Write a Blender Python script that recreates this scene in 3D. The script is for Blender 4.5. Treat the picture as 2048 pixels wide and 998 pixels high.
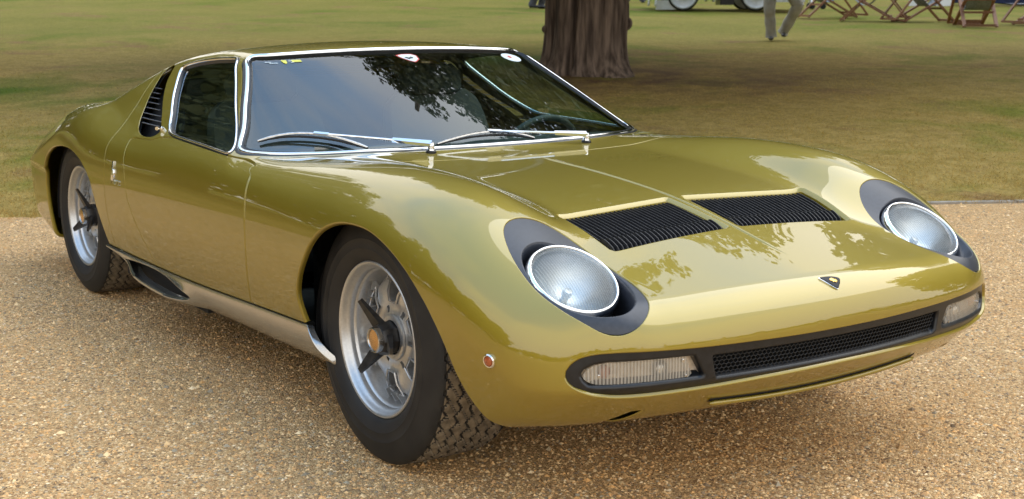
import bpy, math, random
import numpy as np
from mathutils import Vector, Matrix
R = math.radians
scene = bpy.context.scene
for o in list(bpy.data.objects): bpy.data.objects.remove(o)
C = scene.collection
random.seed(7); rng = np.random.default_rng(7)
# ---------------------------------------------------------------- camera
cam_d = bpy.data.cameras.new('camera'); cam = bpy.data.objects.new('camera', cam_d); C.objects.link(cam)
scene.camera = cam
cam.location = (2.9973, -2.3938, 1.2152)
YAW, PITCH, ROLL = R(145.6487), R(-11.0404), R(-0.1234)
_f = Vector((math.cos(YAW)*math.cos(PITCH), math.sin(YAW)*math.cos(PITCH), math.sin(PITCH)))
cam.rotation_euler = (_f.to_track_quat('-Z', 'Y').to_matrix() @ Matrix.Rotation(-ROLL, 3, 'Z')).to_euler()
cam_d.sensor_width = 36; cam_d.lens = 36*2683.84/2048
cam_d.shift_y = (514.35-499)/2048
cam_d.clip_start = .05; cam_d.clip_end = 3000
cam_d.dof.use_dof = True; cam_d.dof.focus_distance = 3.9; cam_d.dof.aperture_fstop = 9.0
# ---------------------------------------------------------------- sky and sun: a bright, mostly overcast day
SUN_EL, SUN_AZ = R(56), R(85)
world = bpy.data.worlds.new('World'); scene.world = world; world.use_nodes = True
wn, wl = world.node_tree.nodes, world.node_tree.links; wn.clear()
def N(nodes, t, **kw):
    n = nodes.new(t)
    for k, v in kw.items(): setattr(n, k, v)
    return n
sky = N(wn, 'ShaderNodeTexSky', sky_type='NISHITA', sun_disc=False, sun_elevation=SUN_EL, sun_rotation=R(90)-SUN_AZ)
tcw = N(wn, 'ShaderNodeTexCoord'); mpw = N(wn, 'ShaderNodeMapping'); mpw.inputs['Scale'].default_value = (1.0, 1.0, 2.2)
mpw.inputs['Rotation'].default_value = (0.2, 0.1, 0.7)
nzw = N(wn, 'ShaderNodeTexNoise'); nzw.inputs['Scale'].default_value = 1.9; nzw.inputs['Detail'].default_value = 5; nzw.inputs['Roughness'].default_value = .52
crw = N(wn, 'ShaderNodeValToRGB'); crw.color_ramp.elements[0].position = .34; crw.color_ramp.elements[1].position = .58
crw.color_ramp.elements[0].color = (.0, .0, .0, 1); crw.color_ramp.elements[1].color = (.85, .85, .85, 1)
cloud = N(wn, 'ShaderNodeMix', data_type='RGBA'); cloud.inputs[7].default_value = (11.6, 11.2, 10.4, 1)
bgw = N(wn, 'ShaderNodeBackground'); bgw.inputs['Strength'].default_value = .13
outw = N(wn, 'ShaderNodeOutputWorld')
wl.new(tcw.outputs['Generated'], mpw.inputs['Vector']); wl.new(mpw.outputs[0], nzw.inputs['Vector']); wl.new(nzw.outputs['Fac'], crw.inputs['Fac'])
spw = N(wn, 'ShaderNodeSeparateXYZ'); hzw = N(wn, 'ShaderNodeMapRange'); hzw.inputs['From Min'].default_value = .38; hzw.inputs['From Max'].default_value = .82; hzw.inputs['To Min'].default_value = .9; hzw.inputs['To Max'].default_value = -.60
adw = N(wn, 'ShaderNodeMath', operation='ADD', use_clamp=True); wl.new(tcw.outputs['Generated'], spw.inputs[0]); wl.new(spw.outputs[2], hzw.inputs['Value']); wl.new(hzw.outputs[0], adw.inputs[1]); wl.new(crw.outputs['Color'], adw.inputs[0])
wl.new(adw.outputs[0], cloud.inputs[0]); veil = N(wn, 'ShaderNodeMix', data_type='RGBA'); veil.inputs[0].default_value = .72; veil.inputs[7].default_value = (5.6, 8.9, 13.6, 1); wl.new(sky.outputs[0], veil.inputs[6]); wl.new(veil.outputs[2], cloud.inputs[6]); wl.new(cloud.outputs[2], bgw.inputs['Color']); wl.new(bgw.outputs[0], outw.inputs['Surface'])
sun_d = bpy.data.lights.new('sun', 'SUN'); sun = bpy.data.objects.new('sun', sun_d); C.objects.link(sun)
sun_d.energy = 1.5; sun_d.angle = R(60); sun_d.color = (1, .93, .82)
_s = Vector((math.cos(SUN_AZ)*math.cos(SUN_EL), math.sin(SUN_AZ)*math.cos(SUN_EL), math.sin(SUN_EL)))
sun.rotation_euler = _s.to_track_quat('Z', 'Y').to_euler(); sun.location = (0, 0, 30)
scene.view_settings.view_transform = 'Standard'; scene.view_settings.look = 'None'
scene.view_settings.exposure = 0.27; scene.view_settings.gamma = 1
scene.cycles.max_bounces = 10; scene.cycles.transparent_max_bounces = 16
import numpy as np
# ---------------------------------------------------------------- body surface as a smooth implicit function (metres, x forward, y left, z up)
def spl(xs, ys):
    xs = np.array(xs, float); ys = np.array(ys, float); n = len(xs); h = np.diff(xs)
    A = np.eye(n); b = np.zeros(n)
    for i in range(1, n-1):
        A[i, i-1] = h[i-1]; A[i, i] = 2*(h[i-1]+h[i]); A[i, i+1] = h[i]
        b[i] = 6*((ys[i+1]-ys[i])/h[i] - (ys[i]-ys[i-1])/h[i-1])
    m = np.linalg.solve(A, b)
    g = np.linspace(xs[0], xs[-1], 1600)
    k = np.clip(np.searchsorted(xs, g)-1, 0, n-2); d = g-xs[k]; hh = h[k]
    v = ys[k] + d*((ys[k+1]-ys[k])/hh - hh*(2*m[k]+m[k+1])/6) + d*d*m[k]/2 + d**3*(m[k+1]-m[k])/(6*hh)
    s0 = (v[1]-v[0])/(g[1]-g[0]); s1 = (v[-1]-v[-2])/(g[-1]-g[-2])
    def f(x):
        r = np.interp(x, g, v)
        return r + np.minimum(x-g[0], 0)*s0 + np.maximum(x-g[-1], 0)*s1
    return f
def smax(a, b, k):
    h = np.maximum(k-np.abs(a-b), 0)/k
    return np.maximum(a, b) + h*h*k*.25
def smin(a, b, k): return -smax(-a, -b, k)
def sst(t):
    t = np.clip(t, 0, 1); return t*t*t*(t*(6*t-15)+10)
Zc = spl([-3.6,-3.3,-3.0,-2.7,-2.4,-2.0,-1.6,-1.1,-.7,-.55,-.39,-.12,.11,.295,.511,.703,.80,.90],
         [.41,.525,.622,.702,.745,.745,.745,.748,.75,.743,.730,.716,.699,.677,.633,.588,.565,.540])
Ac = spl([-3.6,-2.9,-2.5,-2.0,-1.5,-1.0,-.7,-.4,-.14,.08,.28,.435,.56,.66,.78,.95],
         [0,.040,.050,.010,0,0,-.012,.022,.052,.066,.066,.048,.026,.012,.008,0.006])
Pw = spl([-3.6,-3.2,-3.0,-2.7,-2.5,-2.3,-2.0,-1.6,-1.0,-.5,-.2,0,.2,.4,.6,.7,.8,.95],
         [.72,.785,.804,.832,.856,.874,.880,.870,.861,.858,.862,.870,.872,.86,.825,.797,.765,.70])
Zr = spl([-3.6,-3.1,-2.75,-2.3,-1.9,-1.7,-1.5,-1.35,-1.2,-1.0],[.38,.575,.70,.838,.998,1.034,1.049,1.047,1.036,1.005])
Sgz = spl([.40,.60,.70,.745,.80,.86,.93,1.0,1.08],[.79,.81,.802,.772,.722,.676,.620,.566,.485])
xb = spl([0,.15,.3,.45,.6,.7,.78,.9],[-.52,-.526,-.548,-.588,-.66,-.74,-.86,-1.06])
KTS = spl([-3.6,-2.9,-2.4,-1.8,-1.2,-.6,-.2,.2,.5,.9],[.14,.11,.105,.11,.09,.10,.15,.17,.18,.18])
def side_w(x, z):
    r = sst((-2.1-x)/.6)
    zm = .535 - .11*r
    return Pw(x) - (.75-.35*r)*np.minimum(z-zm, 0)**2 - (1.1-.6*r)*np.maximum(z-zm, 0)**2
def d_lower(x, Y, z):
    top = Zc(x) + Ac(x)*sst((Y-.37)/.27) - .05*np.maximum(Y-.64, 0) - .115*sst((x-.36)/.28)*Y*Y*(1-.85*sst((Y-.46)/.22))
    top = top - .55*sst((x-.45)/.4)*np.maximum(Y-.45, 0)**2
    a = (z-top)*.985
    s = Y - side_w(x, z)
    N = .897 - .2*Y*Y - .6*np.maximum(Y-.5, 0)**2 - 1.2*np.maximum(.378-z, 0)**2/(np.maximum(.378-z, 0)+.03) - .10*np.maximum(z-.47,0)
    fr = (x-N)*.95
    re = (-3.46 + .12*Y*Y + .5*np.maximum(Y-.5, 0)**2 + .25*np.abs(z-.5)) - x
    bt = (.165 + .09*sst((x-.25)/.45) + .06*sst((-2.7-x)/.6)) - z
    d = smax(a, s, KTS(x))
    d = smax(d, fr, .085)
    d = smax(d, re, .12)
    return smax(d, bt, .04)
def x_ws(Y, z):
    s0 = np.clip((z-.742)/.29, -.6, 1.3); q = Y/(.785-.222*s0)
    zb = .7425 - .0223*q*q
    zt = 1.036 - .020*q*q
    s = (z-zb)/(zt-zb)
    return xb(q*.785)*(1-s) + (-1.215 - .072*q*q)*s + .02*s*(1-s)
def d_green(x, Y, z):
    ws = (x - x_ws(Y, z))*.40
    ro = z - (Zr(x) - .10*Y*Y)
    sd = (Y - Sgz(z) - .012*sst((-1.5-x)/.8))*.76
    re = np.maximum(-3.3 - x, .5-z)
    d = smax(ws, sd, .022)
    r2 = smax(ro, sd, .045)
    d = smax(np.maximum(d, r2), smax(ro, ws, .02), .004)
    return np.maximum(d, re)
def fbody(x, y, z):
    Y = np.abs(y)
    k = .022 + .028*sst((-1.75-x)/.6)
    return smin(d_lower(x, Y, z), d_green(x, Y, z), k)
def grad(p, fn=fbody, h=1.5e-3):
    x, y, z = p.T
    g = np.stack([fn(x+h, y, z)-fn(x-h, y, z), fn(x, y+h, z)-fn(x, y-h, z), fn(x, y, z+h)-fn(x, y, z-h)], 1)/(2*h)
    return g
def project(p, fn=fbody, it=4):
    for _ in range(it):
        g = grad(p, fn); v = fn(*p.T)
        p = p - np.clip(v/np.maximum((g*g).sum(1), .05), -.03, .03)[:, None]*g
    return p
def nrm(p, fn=fbody):
    g = grad(p, fn); return g/np.maximum(np.linalg.norm(g, axis=1), 1e-9)[:, None]
def surface_net(fn, lo, hi, h):
    ax = [np.arange(lo[i], hi[i]+h*.5, h) for i in range(3)]
    nh = np.arange(0, hi[1]+h*.5, h); ax[1] = np.concatenate([-nh[:0:-1], nh])
    X, Yh, Z = np.meshgrid(ax[0], nh, ax[2], indexing='ij')
    F = fn(X, Yh, Z); F = np.concatenate([F[:, :0:-1], F], 1)
    S = F < 0
    c = [S[i:S.shape[0]-1+i, j:S.shape[1]-1+j, k:S.shape[2]-1+k] for i in (0,1) for j in (0,1) for k in (0,1)]
    cnt = sum(a.astype(np.int8) for a in c)
    act = (cnt > 0) & (cnt < 8)
    idx = -np.ones(act.shape, int); ii = np.argwhere(act); idx[act] = np.arange(len(ii))
    acc = np.zeros((len(ii), 3)); w = np.zeros(len(ii))
    corners = [(i, j, k) for i in (0,1) for j in (0,1) for k in (0,1)]
    for a in range(8):
        for b in range(a+1, 8):
            ca, cb = np.array(corners[a]), np.array(corners[b])
            if np.abs(ca-cb).sum() != 1: continue
            fa = F[tuple((ii+ca).T)]; fb = F[tuple((ii+cb).T)]
            m = (fa < 0) != (fb < 0); t = np.where(m, fa/np.where(m, fa-fb, 1), 0)
            acc += m[:, None]*(ca + t[:, None]*(cb-ca)); w += m
    P = ii + acc/w[:, None]
    V = np.stack([np.interp(P[:, i], np.arange(len(ax[i])), ax[i]) for i in range(3)], 1)
    quads = []
    for d in range(3):
        a, b = [(1,2),(2,0),(0,1)][d]
        sl0 = [slice(None)]*3; sl1 = [slice(None)]*3; sl0[d] = slice(0, -1); sl1[d] = slice(1, None)
        ch = S[tuple(sl0)] != S[tuple(sl1)]
        e = np.argwhere(ch)
        e = e[(e[:, a] > 0) & (e[:, b] > 0) & (e[:, a] < S.shape[a]-1) & (e[:, b] < S.shape[b]-1)]
        ea = np.zeros(3, int); ea[a] = 1; eb = np.zeros(3, int); eb[b] = 1
        q = np.stack([idx[tuple((e-ea-eb).T)], idx[tuple((e-eb).T)], idx[tuple(e.T)], idx[tuple((e-ea).T)]], 1)
        flip = ~S[tuple(e.T)]
        q[flip] = q[flip][:, ::-1]
        quads.append(q)
    return V, np.concatenate(quads)
# ---------------------------------------------------------------- helpers
def material(name, base=(.5,.5,.5), rough=.5, metal=0, **kw):
    m = bpy.data.materials.new(name); m.use_nodes = True
    b = m.node_tree.nodes['Principled BSDF']
    b.inputs['Base Color'].default_value = (*base, 1); b.inputs['Roughness'].default_value = rough; b.inputs['Metallic'].default_value = metal
    for k, v in kw.items(): b.inputs[k.replace('_', ' ')].default_value = v
    return m
def nodes_of(m): return m.node_tree.nodes, m.node_tree.links, m.node_tree.nodes['Principled BSDF']
def noisy(m, c1, c2, scale=40, detail=4, bump=0, rough=None, coord='Object', stretch=(1,1,1), lo=.35, hi=.65, bdist=.002):
    n, l, b = nodes_of(m)
    tc = n.new('ShaderNodeTexCoord'); mp = n.new('ShaderNodeMapping'); mp.inputs['Scale'].default_value = stretch
    nz = n.new('ShaderNodeTexNoise'); nz.inputs['Scale'].default_value = scale; nz.inputs['Detail'].default_value = detail
    cr = n.new('ShaderNodeValToRGB'); cr.color_ramp.elements[0].position = lo; cr.color_ramp.elements[1].position = hi
    cr.color_ramp.elements[0].color = (*c1, 1); cr.color_ramp.elements[1].color = (*c2, 1)
    l.new(tc.outputs[coord], mp.inputs[0]); l.new(mp.outputs[0], nz.inputs['Vector']); l.new(nz.outputs['Fac'], cr.inputs['Fac']); l.new(cr.outputs[0], b.inputs['Base Color'])
    if bump:
        bp = n.new('ShaderNodeBump'); bp.inputs['Strength'].default_value = bump; bp.inputs['Distance'].default_value = bdist
        l.new(nz.outputs['Fac'], bp.inputs['Height']); l.new(bp.outputs[0], b.inputs['Normal'])
    if rough:
        mr = n.new('ShaderNodeMapRange'); mr.inputs['To Min'].default_value = rough[0]; mr.inputs['To Max'].default_value = rough[1]
        l.new(nz.outputs['Fac'], mr.inputs['Value']); l.new(mr.outputs[0], b.inputs['Roughness'])
    return m
def tag(o, label=None, cat=None, group=None, kind=None):
    if label: o['label'] = label
    if cat: o['category'] = cat
    if group: o['group'] = group
    if kind: o['kind'] = kind
    return o
def thing(name, label, cat, loc=(0,0,0), rz=0, group=None):
    o = bpy.data.objects.new(name, None); C.objects.link(o); o.location = loc; o.rotation_euler = (0, 0, rz); o.empty_display_size = .2
    return tag(o, label, cat, group)
def link_mesh(name, me, mat, parent=None):
    if mat and not me.materials: me.materials.append(mat)
    o = bpy.data.objects.new(name, me); C.objects.link(o)
    if parent: o.parent = parent
    return o
def mesh_obj(name, V, F, mat, parent=None, normals=None, smooth=True):
    me = bpy.data.meshes.new(name)
    if isinstance(F, np.ndarray) and F.ndim == 2:
        n, k = F.shape
        me.vertices.add(len(V)); me.vertices.foreach_set('co', np.asarray(V, np.float32).ravel())
        me.loops.add(n*k); me.loops.foreach_set('vertex_index', F.astype(np.int32).ravel())
        me.polygons.add(n); me.polygons.foreach_set('loop_start', np.arange(0, n*k, k, dtype=np.int32))
        try: me.polygons.foreach_set('loop_total', np.full(n, k, dtype=np.int32))
        except Exception: pass
        me.update(calc_edges=True)
    else:
        me.from_pydata([tuple(map(float, v)) for v in V], [], [tuple(int(i) for i in f) for f in F]); me.update()
    me.polygons.foreach_set('use_smooth', np.full(len(me.polygons), bool(smooth)))
    if normals is not None:
        me.normals_split_custom_set_from_vertices([tuple(map(float, v)) for v in normals])
    return link_mesh(name, me, mat, parent)
class MB:
    """collects simple solids into one mesh"""
    def __init__(s): s.V = []; s.F = []
    def add(s, V, F):
        b = len(s.V); s.V += [tuple(map(float, v)) for v in V]; s.F += [tuple(i+b for i in f) for f in F]; return s
    def box(s, c, d, rot=None):
        V = [Vector((x*d[0]/2, y*d[1]/2, z*d[2]/2)) for x in (-1,1) for y in (-1,1) for z in (-1,1)]
        if rot is not None: V = [rot @ v for v in V]
        V = [v+Vector(c) for v in V]
        return s.add(V, [(0,1,3,2),(4,6,7,5),(0,4,5,1),(2,3,7,6),(0,2,6,4),(1,5,7,3)])
    def bar(s, a, b, w, h, up=(0,0,1), w2=None, h2=None):
        a, b = Vector(a), Vector(b); d = (b-a).normalized(); u = Vector(up)
        r = d.cross(u); r = r.normalized() if r.length > 1e-6 else Vector((1,0,0)); u = r.cross(d)
        w2 = w if w2 is None else w2; h2 = h if h2 is None else h2
        V = [p + r*(ww/2*i) + u*(hh/2*j) for p, ww, hh in ((a, w, h), (b, w2, h2)) for i, j in ((-1,-1),(1,-1),(1,1),(-1,1))]
        return s.add(V, [(3,2,1,0),(4,5,6,7),(0,1,5,4),(1,2,6,5),(2,3,7,6),(3,0,4,7)])
    def tube(s, pts, rad, n=10, closed=False, caps=True, up=None, flat=1.0):
        pts = [Vector(p) for p in pts]; m = len(pts)
        rad = [rad]*m if not hasattr(rad, '__len__') else rad
        rings = []; prev = Vector(up) if up is not None else None
        for i, p in enumerate(pts):
            a = pts[i-1] if (i > 0 or closed) else p; b = pts[(i+1) % m] if (i < m-1 or closed) else p
            t = (b-a).normalized()
            if prev is None: prev = t.orthogonal()
            if up is not None: prev = Vector(up)
            u = (prev - t*prev.dot(t)).normalized(); v = t.cross(u); prev = u
            rings.append([p + (u*math.cos(k*2*math.pi/n)*flat + v*math.sin(k*2*math.pi/n))*rad[i] for k in range(n)])
        V = [q for r in rings for q in r]; F = []
        for i in range(m if closed else m-1):
            j = (i+1) % m
            F += [(i*n+k, i*n+(k+1) % n, j*n+(k+1) % n, j*n+k) for k in range(n)]
        if caps and not closed: F += [tuple(range(n))[::-1], tuple((m-1)*n+k for k in range(n))]
        return s.add(V, F)
    def lathe(s, prof, org, axis, n=48, a0=0, a1=2*math.pi, cap=False):
        """prof: (radius, distance along axis)"""
        ax = Vector(axis).normalized(); u = ax.orthogonal().normalized(); v = ax.cross(u); o = Vector(org)
        full = abs(a1-a0-2*math.pi) < 1e-6; m = n if full else n+1
        V = [o + ax*d + (u*math.cos(a0+(a1-a0)*k/n) + v*math.sin(a0+(a1-a0)*k/n))*r for r, d in prof for k in range(m)]
        F = []
        for i in range(len(prof)-1):
            for k in range(n):
                k2 = (k+1) % m; F.append((i*m+k, i*m+k2, (i+1)*m+k2, (i+1)*m+k))
        if cap: F += [tuple(range(m))[::-1], tuple((len(prof)-1)*m+k for k in range(m))]
        return s.add(V, F)
    def build(s, name, mat, parent=None, smooth=True, angle=None):
        o = mesh_obj(name, s.V, s.F, mat, parent, smooth=smooth)
        if smooth: o.data.set_sharp_from_angle(angle=angle if angle is not None else R(38))
        return o
def catmull(P, n=8, closed=False):
    P = np.array(P, float); m = len(P); out = []
    for i in range(m if closed else m-1):
        g = lambda k: P[k % m] if closed else P[min(max(k, 0), m-1)]
        a, b, c_, d = g(i-1), g(i), g(i+1), g(i+2)
        for t in np.arange(n)/n:
            out.append(.5*((2*b)+(c_-a)*t+(2*a-5*b+4*c_-d)*t*t+(3*b-a-3*c_+d)*t**3))
    if not closed: out.append(P[-1])
    return np.array(out)
def poly_sd(poly):
    """signed distance (negative inside) to a closed 2-D polygon"""
    A = np.array(poly, float); B = np.roll(A, -1, 0)
    def f(u, v):
        d = np.full(u.shape, 1e9); ins = np.zeros(u.shape, bool)
        for (ax_, ay), (bx, by) in zip(A, B):
            ex, ey = bx-ax_, by-ay; wx, wy = u-ax_, v-ay
            t = np.clip((wx*ex+wy*ey)/(ex*ex+ey*ey+1e-18), 0, 1)
            d = np.minimum(d, (wx-t*ex)**2+(wy-t*ey)**2)
            cr = (ay > v) != (by > v)
            with np.errstate(divide='ignore', invalid='ignore'):
                ins ^= cr & (u < (bx-ax_)*(v-ay)/(by-ay if by != ay else 1e-12)+ax_)
        return np.where(ins, -1, 1)*np.sqrt(d)
    return f
# ---- trimming of a triangulated sheet by a field f (keep f < level), recording nothing but geometry
def clip(V, T, f, level=0.0, keep_out=False, fn=None, proj=True):
    g = (lambda p: -(f(p)-level)) if keep_out else (lambda p: f(p)-level)
    d = g(V); ins = d < 0; c = ins[T].sum(1)
    full = T[c == 3]; part = T[(c == 1) | (c == 2)]
    if len(part) == 0:
        return compact(V, full)
    one = ins[part].sum(1) == 1
    # rotate so that the odd vertex comes first
    odd = np.where(one[:, None], ins[part], ~ins[part]); k = odd.argmax(1); r = np.arange(len(part))
    a, b, c2 = part[r, k], part[r, (k+1) % 3], part[r, (k+2) % 3]
    E = np.concatenate([np.sort(np.stack([a, b], 1), 1), np.sort(np.stack([a, c2], 1), 1)])
    U, inv = np.unique(E, axis=0, return_inverse=True); inv = inv.ravel()
    lo = np.zeros(len(U)); hi = np.ones(len(U)); P0, P1 = V[U[:, 0]], V[U[:, 1]]; s0 = d[U[:, 0]] < 0
    for _ in range(14):
        m = (lo+hi)/2; v = g(P0+(P1-P0)*m[:, None]) < 0
        same = v == s0; lo = np.where(same, m, lo); hi = np.where(same, hi, m)
    NP = P0+(P1-P0)*((lo+hi)/2)[:, None]
    if proj and fn is not None: NP = project(NP, fn, 2)
    base = len(V); V2 = np.concatenate([V, NP]); ab = base+inv[:len(part)]; ac = base+inv[len(part):]
    t1 = np.stack([a, ab, ac], 1)[one]
    t2 = np.stack([ab, b, c2], 1)[~one]; t3 = np.stack([ab, c2, ac], 1)[~one]
    return compact(V2, np.concatenate([full, t1, t2, t3]))
def compact(V, T):
    u, inv = np.unique(T, return_inverse=True)
    return V[u], inv.reshape(T.shape)
def boundary(T):
    E = np.concatenate([T[:, [0,1]], T[:, [1,2]], T[:, [2,0]]]); key = np.sort(E, 1)
    _, inv, cnt = np.unique(key, axis=0, return_inverse=True, return_counts=True)
    return E[cnt[inv.ravel()] == 1]
def chains(E):
    nx = {int(a): int(b) for a, b in E}; starts = set(nx) - set(nx.values()); out = []
    while nx:
        s = next(iter(starts & set(nx)), None)
        if s is None: s = next(iter(nx))
        ch = [s]
        while ch[-1] in nx:
            ch.append(nx.pop(ch[-1]))
            if ch[-1] == s: break
        out.append(ch)
    return out
def roll_edges(V, T, Nn, groups):
    """fold open edges: groups = [(edge test on points, profile [(outward, inward)...])]"""
    E = boundary(T)
    Vs, Ts, Ns = [V], [T], [Nn]; off = len(V); used = np.zeros(len(E), bool)
    for test, prof in groups:
        m = (test(V[E[:, 0]]) & test(V[E[:, 1]]) & ~used); used |= m; e = E[m]
        if len(e) == 0: continue
        ids, inv = np.unique(e, return_inverse=True); inv = inv.reshape(e.shape)
        tv = V[e[:, 1]]-V[e[:, 0]]; tv /= np.maximum(np.linalg.norm(tv, axis=1), 1e-9)[:, None]
        acc = np.zeros((len(ids), 3)); np.add.at(acc, inv[:, 0], tv); np.add.at(acc, inv[:, 1], tv)
        n = Nn[ids]; t = np.cross(acc, n); t /= np.maximum(np.linalg.norm(t, axis=1), 1e-9)[:, None]
        # smooth the fold direction a little along the edge
        for _ in range(2):
            a2 = t.copy(); np.add.at(a2, inv[:, 0], t[inv[:, 1]]); np.add.at(a2, inv[:, 1], t[inv[:, 0]])
            t = a2/np.maximum(np.linalg.norm(a2, axis=1), 1e-9)[:, None]
        P = [(0., 0.)]+list(prof); segs = [(P[i+1][1]-P[i][1], P[i+1][0]-P[i][0]) for i in range(len(P)-1)]
        sn = [np.array(s_)/max(np.hypot(*s_), 1e-9) for s_ in segs]
        prev = ids
        for i, (pa, pb) in enumerate(P[1:]):
            s_ = sn[i]+(sn[i+1] if i+1 < len(sn) else sn[i])
            nn = n*s_[1]+t*s_[0]; nn /= np.maximum(np.linalg.norm(nn, axis=1), 1e-9)[:, None]
            cur = np.arange(off, off+len(ids)); off += len(ids)
            Vs.append(V[ids]+t*pa-n*pb); Ns.append(nn)
            a, b = prev[inv[:, 0]], prev[inv[:, 1]]; c_, d_ = cur[inv[:, 0]], cur[inv[:, 1]]
            Ts.append(np.stack([b, a, c_], 1)); Ts.append(np.stack([b, c_, d_], 1))
            prev = cur
    return np.concatenate(Vs), np.concatenate(Ts), np.concatenate(Ns)
def mirror(V): return V*np.array([1,-1,1])
# ---------------------------------------------------------------- materials of the car
def paint_mat():
    m = material('gold_metallic_paint', (.305,.228,.015), .50, .62, Coat_Weight=1.0, Coat_Roughness=.012, Coat_IOR=1.74)
    n, l, b = nodes_of(m)
    tc = n.new('ShaderNodeTexCoord'); vz = n.new('ShaderNodeTexNoise'); vz.inputs['Scale'].default_value = 900; vz.inputs['Detail'].default_value = 1
    mr = n.new('ShaderNodeMapRange'); mr.inputs['To Min'].default_value = .46; mr.inputs['To Max'].default_value = .56
    l.new(tc.outputs['Object'], vz.inputs['Vector']); l.new(vz.outputs['Fac'], mr.inputs['Value']); l.new(mr.outputs[0], b.inputs['Roughness'])
    return m
M = {}
M['paint'] = paint_mat()
M['black_satin'] = noisy(material('satin_black', (.010,.011,.013), .42), (.006,.007,.009), (.011,.012,.015), 60, rough=(.26,.36))
M['black_slat'] = noisy(material('black_slat_paint', (.006,.006,.008), .5), (.005,.005,.007), (.010,.010,.013), 60, rough=(.40,.52))
M['surround'] = noisy(material('satin_dark_grey', (.03,.035,.045), .38), (.026,.030,.040), (.034,.039,.052), 80, rough=(.34,.42))
M['black_matt'] = material('matt_black', (.008,.008,.009), .8)
M['chrome'] = material('chrome', (.82,.83,.85), .06, 1)
M['steel'] = noisy(material('brushed_steel', (.6,.6,.6), .25, 1), (.50,.50,.50), (.66,.66,.66), 90, rough=(.18,.32))
M['rubber'] = noisy(material('tyre_rubber', (.014,.014,.014), .66), (.009,.009,.010), (.022,.020,.018), 14, 5, rough=(.55,.75), bump=.15)
M['tread'] = noisy(material('dusty_tread_rubber', (.2,.165,.115), .9), (.13,.105,.075), (.27,.22,.155), 45, 5)
M['wheel'] = noisy(material('cast_silver_alloy', (.56,.56,.56), .32, .8), (.53,.535,.54), (.60,.605,.61), 160, 3, rough=(.30,.40), bump=.04)
M['slat_edge'] = material('slat_sky_glint', (.16,.17,.20), .35, .5)  # bluish-grey tone painted in for sky glint on black slats
M['spinner'] = noisy(material('dark_spinner', (.045,.043,.042), .35, .6), (.035,.034,.034), (.06,.057,.055), 60, rough=(.3,.45))
M['bronze'] = material('worn_brass', (.62,.40,.20), .22, 1)
M['sill'] = noisy(material('silver_sill_paint', (.46,.45,.43), .2, .9, Coat_Weight=.6, Coat_Roughness=.03), (.42,.41,.395), (.50,.49,.47), 260, rough=(.15,.22))
M['lining'] = noisy(material('black_leather', (.012,.016,.017), .5), (.009,.012,.013), (.018,.022,.023), 90, bump=.2)
M['trim_teal'] = noisy(material('dark_vinyl', (.02,.035,.036), .45), (.014,.024,.026), (.026,.04,.042), 60)
M['amber'] = material('amber_plastic', (.36,.075,.02), .15, 0, Coat_Weight=1)
M['amber_dim'] = material('amber_bulb_glass', (.50,.20,.09), .3)
def glass_mat(name, tint, f0=.05, rough=.0):
    m = bpy.data.materials.new(name); m.use_nodes = True; n, l = m.node_tree.nodes, m.node_tree.links; n.clear()
    tr = n.new('ShaderNodeBsdfTransparent'); tr.inputs['Color'].default_value = (*tint, 1)
    gl = n.new('ShaderNodeBsdfGlossy'); gl.inputs['Roughness'].default_value = rough; gl.inputs['Color'].default_value = (1, 1, 1, 1)
    lw = n.new('ShaderNodeLayerWeight'); lw.inputs['Blend'].default_value = .5
    pw = n.new('ShaderNodeMath'); pw.operation = 'POWER'; pw.inputs[1].default_value = 5
    mr = n.new('ShaderNodeMapRange'); mr.inputs['To Min'].default_value = f0
    mx = n.new('ShaderNodeMixShader'); o = n.new('ShaderNodeOutputMaterial')
    l.new(lw.outputs['Facing'], pw.inputs[0]); l.new(pw.outputs[0], mr.inputs['Value']); l.new(mr.outputs[0], mx.inputs['Fac'])
    l.new(tr.outputs[0], mx.inputs[1]); l.new(gl.outputs[0], mx.inputs[2]); l.new(mx.outputs[0], o.inputs['Surface'])
    return m
M['glass'] = glass_mat('tinted_window_glass', (.74,.88,.83), .14)
M['clear'] = glass_mat('clear_lens_glass', (.93,.95,.95), .05)
M['enamel'] = material('black_enamel', (.010,.012,.018), .45, 0, Specular_IOR_Level=.25)
M['gold'] = material('gold_leaf', (.75,.50,.16), .25, 1)
M['dark_chrome'] = noisy(material('script_metal', (.25,.25,.25), .3, 1), (.10,.10,.10), (.55,.55,.55), 160)
M['refl'] = material('lamp_reflector', (.68,.70,.71), .34, 1)
M['lamp_back'] = noisy(material('lamp_reflector_plate', (.62,.55,.46), .35, .4), (.55,.48,.40), (.70,.63,.54), 50)
for k_, c_ in (('white',(.62,.70,.72)),('red',(.55,.08,.05)),('yellow',(.62,.60,.10)),('black',(.02,.02,.02))): M['stk_'+k_] = material('sticker_'+k_, c_, .6)
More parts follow.
